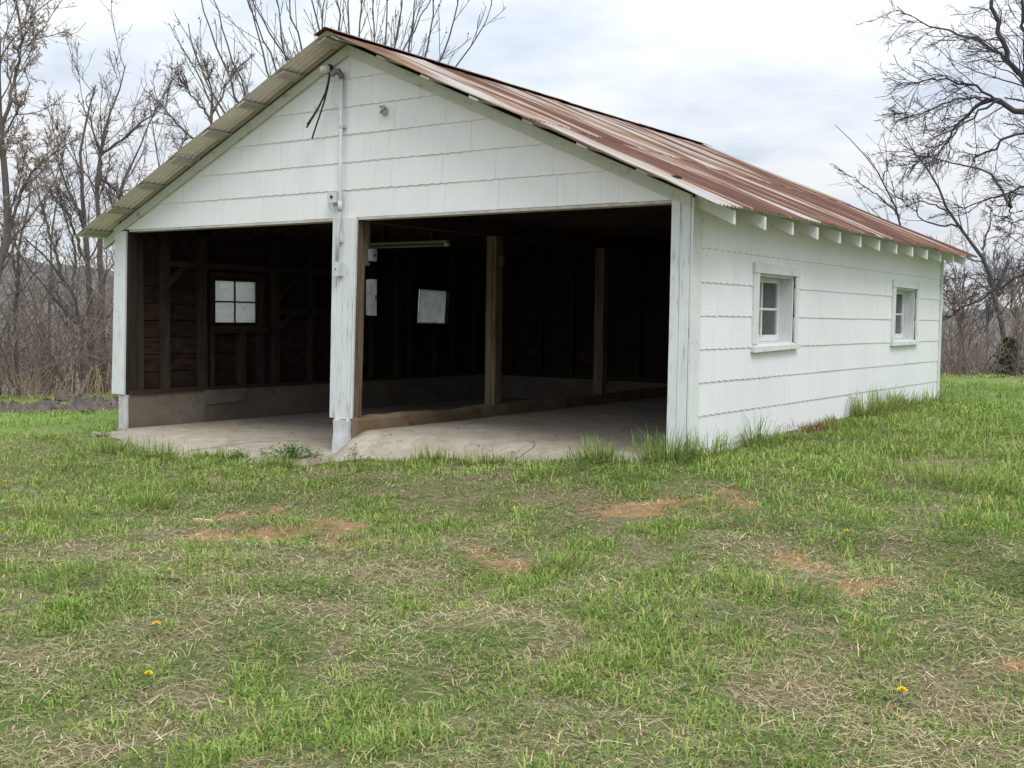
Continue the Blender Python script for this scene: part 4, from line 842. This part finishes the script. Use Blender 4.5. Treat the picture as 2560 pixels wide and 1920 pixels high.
crack([(-5.4, -.62), (-5.1, -.15), (-4.9, .2), (-4.6, .8)], z_left, .008); crack([(-1.62, -.25), (-1.55, .1), (-1.8, .45), (-1.75, .8), (-2.0, 1.1)], z_right, .004); crack([(-1.9, .25), (-1.45, .4)], z_right, .003)

# ------------------------------------------------------------------ trees
def bark(name, a, b): return simple(name, a, b, (6, 6, 1.5), 2, rough=.95, rnd=0, bump=0)
BARK = bark('grey_brown_bark', (.15, .13, .115), (.085, .072, .065)); TWIG = bark('greyish_twigs', (.20, .165, .15), (.13, .108, .098)); BARKD = bark('dark_bark', (.085, .078, .08), (.05, .045, .047)); TWIGD = bark('dark_twigs', (.12, .11, .112), (.08, .072, .075)); SHOOT = bark('olive_grey_shoots', (.13, .125, .09), (.08, .078, .06)); BRUSH = bark('brown_brush', (.25, .205, .165), (.15, .125, .10)); TANW = bark('tan_weeds', (.42, .33, .21), (.28, .21, .13))
def resample(pts, n):
    pts = np.array(pts, float); d = np.r_[0, np.cumsum(np.linalg.norm(np.diff(pts, axis=0), axis=1))]; t = np.linspace(0, d[-1], n)
    P = np.stack([np.interp(t, d, pts[:, i]) for i in range(3)], -1); Q = P.copy(); Q[1:-1] = (P[:-2]+2*P[1:-1]+P[2:])/4; return Q
def norm(v): return v/np.maximum(1e-9, np.linalg.norm(v, axis=-1, keepdims=True))
def sprout(P, Rd, m, t0=.25, t1=1.0, ang=(.75, .25), lf=.45, n=6, wig=.18, trop=(0, 0, .06), rf=.55, rend=.35, rmin=.0035, g=None):
    g = g or rng; B, k, _ = P.shape; t = g.uniform(t0, t1, (B, m)); f = t*(k-1); i = np.minimum(f.astype(int), k-2); fr = (f-i)[..., None]; b = np.arange(B)[:, None]
    p0 = P[b, i]*(1-fr)+P[b, i+1]*fr; r0 = Rd[b, i]*(1-fr[..., 0])+Rd[b, i+1]*fr[..., 0]; tan = norm(P[b, i+1]-P[b, i])
    rv = g.normal(0, 1, tan.shape); perp = norm(rv-(rv*tan).sum(-1, keepdims=True)*tan); a = np.clip(g.normal(ang[0], ang[1], (B, m)), .2, 1.5)[..., None]
    d = tan*np.cos(a)+perp*np.sin(a); Lp = np.linalg.norm(np.diff(P, axis=1), axis=-1).sum(1)[:, None]; Ln = (Lp*lf*(1-.55*t)*g.uniform(.55, 1.35, (B, m)))/(n-1)
    d = d.reshape(-1, 3); p = p0.reshape(-1, 3); Ln = Ln.reshape(-1, 1); out = [p]; tr = np.array(trop, float)
    for _ in range(n-1): d = norm(d+g.normal(0, wig, d.shape)+tr); p = p+d*Ln; out.append(p)
    C = np.stack(out, 1); ra = np.maximum(rmin, r0.reshape(-1, 1)*rf*g.uniform(.7, 1.1, (B*m, 1))); Rc = np.maximum(rmin*.8, ra*np.linspace(1, rend, n)[None, :]); return C, Rc
def tubes(lst, k):
    Vs, Qs = [], []; base = 0
    for P, Rd in lst:
        B, n, _ = P.shape; T = np.empty_like(P); T[:, 1:-1] = P[:, 2:]-P[:, :-2]; T[:, 0] = P[:, 1]-P[:, 0]; T[:, -1] = P[:, -1]-P[:, -2]; T = norm(T)
        main = norm(P[:, -1]-P[:, 0]); ref = np.where(np.abs(main[:, 2:3]) > .8, np.array([1., .2, 0]), np.array([0, .1, 1.]))[:, None, :]
        Nn = norm(np.cross(T, ref)); Bn = np.cross(T, Nn); a = np.arange(k)*2*np.pi/k
        V = P[:, :, None, :]+Rd[:, :, None, None]*(np.cos(a)[None, None, :, None]*Nn[:, :, None, :]+np.sin(a)[None, None, :, None]*Bn[:, :, None, :])
        i = np.arange(B*n*k).reshape(B, n, k)+base; j = np.roll(i, -1, 2); Qs.append(np.stack([i[:, :-1], j[:, :-1], j[:, 1:], i[:, 1:]], -1).reshape(-1, 4)); Vs.append(V.reshape(-1, 3)); base += B*n*k
    return np.concatenate(Vs), np.concatenate(Qs)
def guide(pts, r0, r1, n=16, wob=.02):
    P = resample(pts, n); P[1:] += rng.normal(0, wob, P[1:].shape); return P[None], np.linspace(r0, r1, n)[None]
def px3(lst):
    out = []; last = None
    for q in lst:
        last = q[2] if len(q) > 2 else last; out.append(at(q[0], q[1], last))
    return out
def root_down(pts):
    b = pts[0]; z = float(gz(b[0], b[1]))-.3
    return [np.array([b[0]+(b[0]-pts[1][0])*.15, b[1], z])]+list(pts) if b[2] > z+.3 else list(pts)
def bare_tree(name, label, guides, spec, mats=(None, None), leaves=None, twmin=.0045, group='bare trees around the garage'):
    """guides: [(points, r0, r1)] first is the trunk; spec: list of sprout kwargs per level"""
    mats = (mats[0] or BARK, mats[1] or TWIG); gl = [guide(*g_) for g_ in guides]; base = guides[0][0][0]
    root = empty(name, (0, 0, 0)); tag(root, label, 'tree', group); root.location = (float(base[0]), float(base[1]), float(base[2])); inv = np.array(base)
    gl = [(P_, R_*.72) for P_, R_ in gl]; V, q = tubes(gl, 7); np_mesh('trunk', V-inv, q, None, mats[0], root, True)
    P = np.concatenate([g_[0] for g_ in gl]); Rd = np.concatenate([g_[1] for g_ in gl]); lim = []; tw = []
    for li, kw in enumerate(spec):
        P, Rd = sprout(P, Rd, **kw); (lim if li == 0 else tw).append((P, Rd))
    V, q = tubes(lim, 5); np_mesh('limbs', V-inv, q, None, mats[0], root, True)['kind'] = 'stuff'
    if tw: V, q = tubes(tw, 3); np_mesh('crown', V-inv, q, None, mats[1], root)['kind'] = 'stuff'
    if leaves:
        cnt, size, tint = leaves; B = len(P); b = rng.integers(0, B, cnt); f = rng.integers(1, P.shape[1], cnt); c = P[b, f]+rng.normal(0, size*.6, (cnt, 3)); e = norm(rng.normal(0, 1, (cnt, 3))); f2 = norm(np.cross(e, rng.normal(0, 1, (cnt, 3)))); s = size*rng.uniform(.5, 1.2, (cnt, 1))
        V = np.stack([c-e*s, c+f2*s*.6, c+e*s, c-f2*s*.6], 1).reshape(-1, 3)-inv; C = np.repeat(np.array(tint)*rng.uniform(.6, 1.25, (cnt, 1)), 4, 0); np_mesh('buds', V, np.arange(cnt*4).reshape(-1, 4), None, BLADE, root, False, {'tint': C})['kind'] = 'stuff'
    return root
UP = dict(trop=(0, 0, .10)); S3 = lambda m1=12, m2=8, m3=5, l1=.36, up=.07: [dict(m=m1+3, t0=.22, lf=l1, n=8, wig=.12, trop=(0, 0, up), ang=(.6, .2), rf=.36, rmin=.009), dict(m=m2+1, t0=.15, lf=.42, n=6, wig=.16, trop=(0, 0, up*.7), rf=.5, rmin=.006), dict(m=m3, t0=.1, lf=.5, n=4, wig=.2, trop=(0, 0, up*.6), rf=.6, rmin=.0032)]
def T(*p): return root_down(px3(p))
bare_tree('budding_tree', 'tall tree at the left picture edge covered in pale pinkish buds', [(T((-45, 880, 22), (5, 640), (28, 510), (0, 330), (-10, 120), (10, -120)), .13, .03), (px3([(8, 620, 22), (55, 470), (105, 405), (165, 368)]), .05, .012), (px3([(0, 330, 22), (45, 180), (50, 60), (30, -60)]), .05, .015), (px3([(-40, 560, 22), (-20, 400), (30, 300), (75, 210)]), .05, .012)], S3(11, 8, 5, .42, .05), leaves=(17000, .017, (.52, .44, .38)))
bare_tree('bare_tree', 'tall bare tree with two forks, left of the paired trunks near the left eave', [(T((228, 800, 26), (218, 684), (207, 500), (198, 378), (212, 290), (238, 215)), .13, .02), (px3([(212, 560, 26), (170, 470), (140, 400), (120, 350)]), .05, .01), (px3([(205, 640, 26), (180, 560), (160, 520), (90, 450)]), .05, .01)], S3())
bare_tree('bare_tree', 'tallest bare tree on the left, its trunk meeting the left eave', [(T((258, 800, 27), (252, 690), (241, 500), (245, 435), (255, 350), (288, 245), (318, 166)), .15, .015), (px3([(243, 470, 27), (255, 400), (225, 300), (215, 240)]), .06, .012), (px3([(245, 435, 27), (290, 480), (330, 540)]), .05, .015), (px3([(250, 390, 27), (330, 330), (395, 270), (420, 220)]), .05, .01)], S3())
bare_tree('bare_tree', 'thin forked bare tree near the left picture edge', [(T((40, 820, 24), (47, 690), (44, 600), (70, 520), (85, 430)), .07, .012), (px3([(46, 640, 24), (30, 560), (25, 480)]), .035, .01), (px3([(48, 700, 24), (20, 620), (-10, 560)]), .04, .01)], S3(10, 7, 5, .38))
bare_tree('bare_tree', 'bare tree leaning left in front of the hill', [(T((206, 810, 24), (195, 755), (142, 676), (100, 625), (58, 588)), .09, .015), (px3([(160, 700, 24), (130, 600), (105, 520)]), .05, .01), (px3([(180, 730, 24), (190, 640), (170, 560), (150, 500)]), .05, .01)], S3(10, 8, 5, .38))
bare_tree('bare_tree', 'bare tree behind the left corner post rising past the eave', [(T((318, 800, 29), (310, 690), (300, 600), (285, 520), (330, 400), (370, 330), (400, 260)), .11, .015), (px3([(292, 570, 29), (275, 480), (262, 420)]), .05, .012)], S3(12, 8, 5, .38))
bare_tree('bare_tree', 'round crowned bare tree behind the left roof slope', [(T((545, 800, 31), (540, 450), (527, 300), (530, 245)), .12, .05), (px3([(528, 300, 31), (490, 250), (450, 200), (425, 165)]), .05, .01), (px3([(528, 290, 31), (560, 230), (585, 180), (620, 150)]), .05, .01), (px3([(535, 380, 31), (460, 330), (400, 260), (375, 200)]), .05, .01), (px3([(530, 245, 31), (520, 190), (510, 140)]), .04, .01)], S3(11, 9, 5, .48, .04))
bare_tree('bare_tree', 'slender bare tree filling the gap right of the tallest left tree', [(T((420, 800, 33), (410, 500), (395, 400), (380, 300), (372, 230)), .09, .012), (px3([(405, 460, 33), (440, 400), (470, 330)]), .04, .01)], S3(12, 8, 5, .40))
bare_tree('bare_tree', 'bare tree far behind the leaning one at left', [(T((120, 800, 35), (130, 560), (150, 440), (168, 330)), .10, .012), (px3([(128, 600, 35), (95, 480), (85, 400)]), .05, .01)], S3(13, 8, 5, .40))
# the coppiced tree behind the ridge: long straight shoots
sh = [[(640, 300), (563, 94), (515, -60)], [(620, 310), (546, 134), (505, 10), (495, -60)], [(715, 230), (640, 53), (600, -60)], [(690, 250), (628, 28), (610, -60)], [(775, 190), (725, 24), (705, -80)], [(755, 200), (664, 61), (600, -40)], [(800, 150), (811, 0), (815, -90)], [(852, 150), (848, 0), (842, -120)], [(937, 170), (939, 110), (935, 0), (930, -100)], [(970, 180), (986, 122), (1006, 0), (1015, -90)], [(1050, 190), (1067, 138), (1088, 0), (1098, -80)], [(985, 180), (1006, 126), (1075, 0), (1110, -70)], [(1080, 210), (1100, 155), (1145, 0), (1160, -70)], [(1100, 215), (1137, 165), (1193, 106), (1230, 12)], [(560, 330), (500, 180), (448, 115)], [(890, 160), (905, 40), (900, -80)], [(730, 210), (700, 90), (690, -60)], [(880, 150), (872, 60), (880, -90)], [(1020, 190), (1025, 90), (1045, -60)], [(590, 330), (520, 220), (480, 120), (470, 60)], [(830, 140), (780, 20), (770, -90)], [(955, 170), (965, 60), (975, -90)]]
hub = at(850, 430, 23); gl = [(root_down([at(850, 760, 23), hub]), .28, .22)]
for i, s in enumerate(sh):
    dd = 23+rng.uniform(-1.6, 1.6); pts = [hub+rng.normal(0, .15, 3), hub*.5+at(s[0][0], s[0][1], dd)*.5+np.array([0, 0, -.2])]+[at(a, b, dd) for a, b in s]; gl.append((pts, .05, .012))
bare_tree('coppiced_tree', 'many stemmed tree of long straight shoots behind the roof ridge', gl, [dict(m=7, t0=.4, lf=.32, n=6, wig=.05, trop=(0, 0, .05), ang=(.42, .12), rf=.55, rmin=.008), dict(m=4, t0=.2, lf=.4, n=5, wig=.08, trop=(0, 0, .08), ang=(.5, .2), rf=.6, rmin=.0055)], (SHOOT, SHOOT), leaves=(160, .03, (.12, .12, .10)))
# right hand trees
gF = [(root_down(px3([(2790, 900, 17), (2765, 600), (2700, 400), (2640, 305)])), .26, .13), (px3([(2640, 305, 17), (2560, 278), (2520, 265), (2470, 245), (2425, 268), (2390, 320), (2345, 385)]), 0.0720, .012), (px3([(2640, 300, 16.6), (2560, 200), (2510, 125), (2490, 60), (2480, -60)]), 0.0648, .03), (px3([(2545, 185, 16.6), (2480, 115), (2390, 85), (2300, 55), (2250, 15)]), 0.0360, .006), (px3([(2760, 500, 16.5), (2600, 335), (2555, 330), (2500, 360), (2437, 397)]), 0.0432, .02), (px3([(2720, 620, 17), (2560, 455), (2525, 485), (2470, 500), (2385, 520)]), 0.0432, .008), (px3([(2760, 640, 17), (2600, 660), (2560, 688), (2480, 735), (2400, 770), (2358, 805)]), 0.0432, .008), (px3([(2560, 200, 16.6), (2565, 100), (2555, 0), (2540, -80)]), 0.0432, .02), (px3([(2520, 265, 17), (2440, 215), (2350, 195), (2260, 210), (2190, 245)]), 0.0288, .005), (px3([(2500, 250, 16), (2420, 300), (2330, 380), (2260, 420)]), 0.0252, .005), (px3([(2470, 245, 16), (2390, 250), (2300, 290), (2235, 300)]), 0.0252, .005), (px3([(2525, 485, 17), (2520, 520), (2530, 560), (2510, 590)]), 0.0216, .006)]
bare_tree('gnarled_tree', 'dark gnarled tree at the right picture edge with drooping branches', gF, [dict(m=15, t0=.2, lf=.44, n=11, wig=.17, trop=(-.05, -.01, -.012), ang=(.65, .25), rf=.32, rmin=.006), dict(m=6, t0=.12, lf=.65, n=9, wig=.19, trop=(-.04, -.01, -.02), ang=(.6, .25), rf=.5, rmin=.0038), dict(m=4, t0=.15, lf=.55, n=5, wig=.2, trop=(-.02, 0, -.01), ang=(.6, .2), rf=.6, rmin=.0026)], (BARKD, TWIGD))
gG = [(root_down(px3([(2512, 870, 28), (2503, 804), (2484, 733), (2469, 665), (2454, 625), (2395, 567), (2371, 530), (2358, 490), (2335, 450), (2292, 392), (2265, 340)])), .11, .015), (px3([(2395, 567, 28), (2320, 560), (2280, 520), (2240, 490), (2200, 470)]), .035, .006), (px3([(2454, 625, 28), (2475, 560), (2480, 500)]), .035, .008), (px3([(2371, 530, 28), (2300, 500), (2240, 520), (2200, 500)]), .03, .006), (px3([(2484, 733, 28), (2420, 690), (2370, 700)]), .03, .006), (px3([(2530, 520, 28), (2479, 431), (2400, 410), (2290, 385), (2200, 375)]), .045, .006)]
bare_tree('leaning_tree', 'bare tree leaning left over the far end of the garage roof', gG, [dict(m=9, t0=.3, lf=.35, n=7, wig=.16, trop=(-.05, 0, .02), rf=.45, rmin=.008), dict(m=6, t0=.15, lf=.45, n=6, wig=.18, trop=(-.02, 0, .02), rf=.5, rmin=.0055), dict(m=3, t0=.1, lf=.5, n=4, wig=.2, rf=.6, rmin=.0045)], (BARKD, TWIGD))
gH = [(root_down(px3([(2275, 800, 27), (2262, 620), (2251, 554), (2240, 510), (2207, 450), (2175, 400), (2144, 362), (2090, 310)])), .07, .008), (px3([(2248, 540, 27), (2200, 490), (2140, 450), (2090, 420)]), .03, .006), (px3([(2207, 450, 27), (2225, 400), (2235, 380)]), .02, .006)]
bare_tree('slim_tree', 'slim bare tree with a thin crown just above the roof near its far end', gH, [dict(m=9, t0=.4, lf=.3, n=6, wig=.12, trop=(-.04, 0, .04), rf=.5, rmin=.007), dict(m=6, t0=.15, lf=.5, n=5, wig=.16, rf=.6, rmin=.005)], (BARKD, TWIGD))
for i, (u, top, d, lab) in enumerate(((2400, 690, 30, 'low bushy sapling just right of the garage corner'), (2470, 640, 32, 'tall spreading sapling behind the leaning trunk'), (2545, 650, 30, 'sapling by the right picture edge with upright stems'))):
    gl = [(root_down(px3([(u, 830, d), (u+rng.uniform(-8, 8), 780)])), .05, .04)]
    for j in range(6): gl.append((px3([(u, 815, d), (u+rng.uniform(-25, 25), 760), (u+rng.uniform(-60, 60), top+rng.uniform(-20, 50))]), .03, .006))
    bare_tree('sapling', lab, gl, S3(8, 6, 3, .5), (BARK, TWIG))
# dark evergreen shrub
p = at(2520, 925, 24.5); p[2] = float(gz(p[0], p[1])); root = empty('evergreen_shrub', tuple(p)); tag(root, 'dark green evergreen shrub in the brush at the right edge', 'shrub'); cnt = 2600
th = rng.uniform(0, 6.28, cnt); hh = rng.random(cnt)**.8; rad = (.36*(1-hh)**.6+.05)*np.sqrt(rng.random(cnt))*(1+.3*np.sin(th*3)); c = np.stack([rad*np.cos(th), rad*np.sin(th), hh*.95], -1); e = norm(rng.normal(0, 1, (cnt, 3))+np.array([0, 0, .6])); f2 = norm(np.cross(e, rng.normal(0, 1, (cnt, 3)))); s = rng.uniform(.015, .04, (cnt, 1))
np_mesh('foliage', np.stack([c-e*s, c+f2*s*.4, c+e*s, c-f2*s*.4], 1).reshape(-1, 3), np.arange(cnt*4).reshape(-1, 4), None, BLADE, root, False, {'tint': np.repeat(np.array([.07, .085, .045])*rng.uniform(.6, 1.4, (cnt, 1)), 4, 0)}); MB().tube([(0, 0, -.2), (.01, 0, .3), (0, .01, .8)], [.04, .03, .012], 6).build('trunk', BARK, root)

# ------------------------------------------------------------------ brush thickets
def thicket(name, label, n, a0, a1, r0, r1, h0, h1, m1=7, m2=5, mat=None):
    r = np.sqrt(rng.uniform(r0*r0, r1*r1, n)); a = rng.uniform(a0, a1, n); x = CAM[0]-np.sin(a)*r; y = CAM[1]+np.cos(a)*r; z = gz(x, y)-.1; ln = rng.uniform(h0, h1, n)*rng.uniform(.6, 1, n); d = norm(np.stack([rng.normal(0, .3, n), rng.normal(0, .3, n), np.ones(n)], -1)); p = np.stack([x, y, z], -1); out = [p]
    for _ in range(6): d = norm(d+rng.normal(0, .11, d.shape)); p = p+d*ln[:, None]/6; out.append(p)
    P = np.stack(out, 1); Rd = np.maximum(.006, ln[:, None]*.007*np.linspace(1, .3, 7)[None]); L1 = sprout(P, Rd, m1, .12, 1, (.7, .3), .45, 5, .2, (0, 0, .04), .6, rmin=.006); L2 = sprout(*L1, m2, .1, 1, (.7, .3), .6, 4, .25, (0, 0, .02), .65, rmin=.005)
    V, q = tubes([(P, Rd), L1, L2], 3); o = np_mesh(name, V, q, None, mat or BRUSH); tag(o, label, None, None, 'stuff'); return o
thicket('brush_thicket', 'tangled brown leafless brush along the wood edge at the left', 370, R(46), R(70), 20.5, 30, 1.6, 4.4, 7, 4)
thicket('brush_thicket', 'brown leafless brush behind the lawn right of the garage', 300, R(3), R(19), 23.5, 33, 1.6, 3.4, 7, 4)
thicket('brush_thicket', 'low brown brush behind the garage seen past its walls', 110, R(19), R(46), 26, 34, 1.6, 4, 6, 3)
def weeds():
    n = 420; r = np.sqrt(rng.uniform(20.2**2, 22.5**2, n)); a = rng.uniform(R(44), R(70), n); x = CAM[0]-np.sin(a)*r; y = CAM[1]+np.cos(a)*r; ln = rng.uniform(.2, .7, n); d = norm(np.stack([rng.normal(0, .25, n), rng.normal(0, .25, n), np.ones(n)], -1)); p = np.stack([x, y, gz(x, y)-.03], -1); out = [p]
    for _ in range(3): d = norm(d+rng.normal(0, .15, d.shape)); p = p+d*ln[:, None]/3; out.append(p)
    P = np.stack(out, 1); V, q = tubes([(P, np.full((n, 4), .006))], 3); o = np_mesh('dry_weeds', V, q, None, TANW); tag(o, 'tan dead weeds at the foot of the left brush', None, None, 'stuff')
weeds()
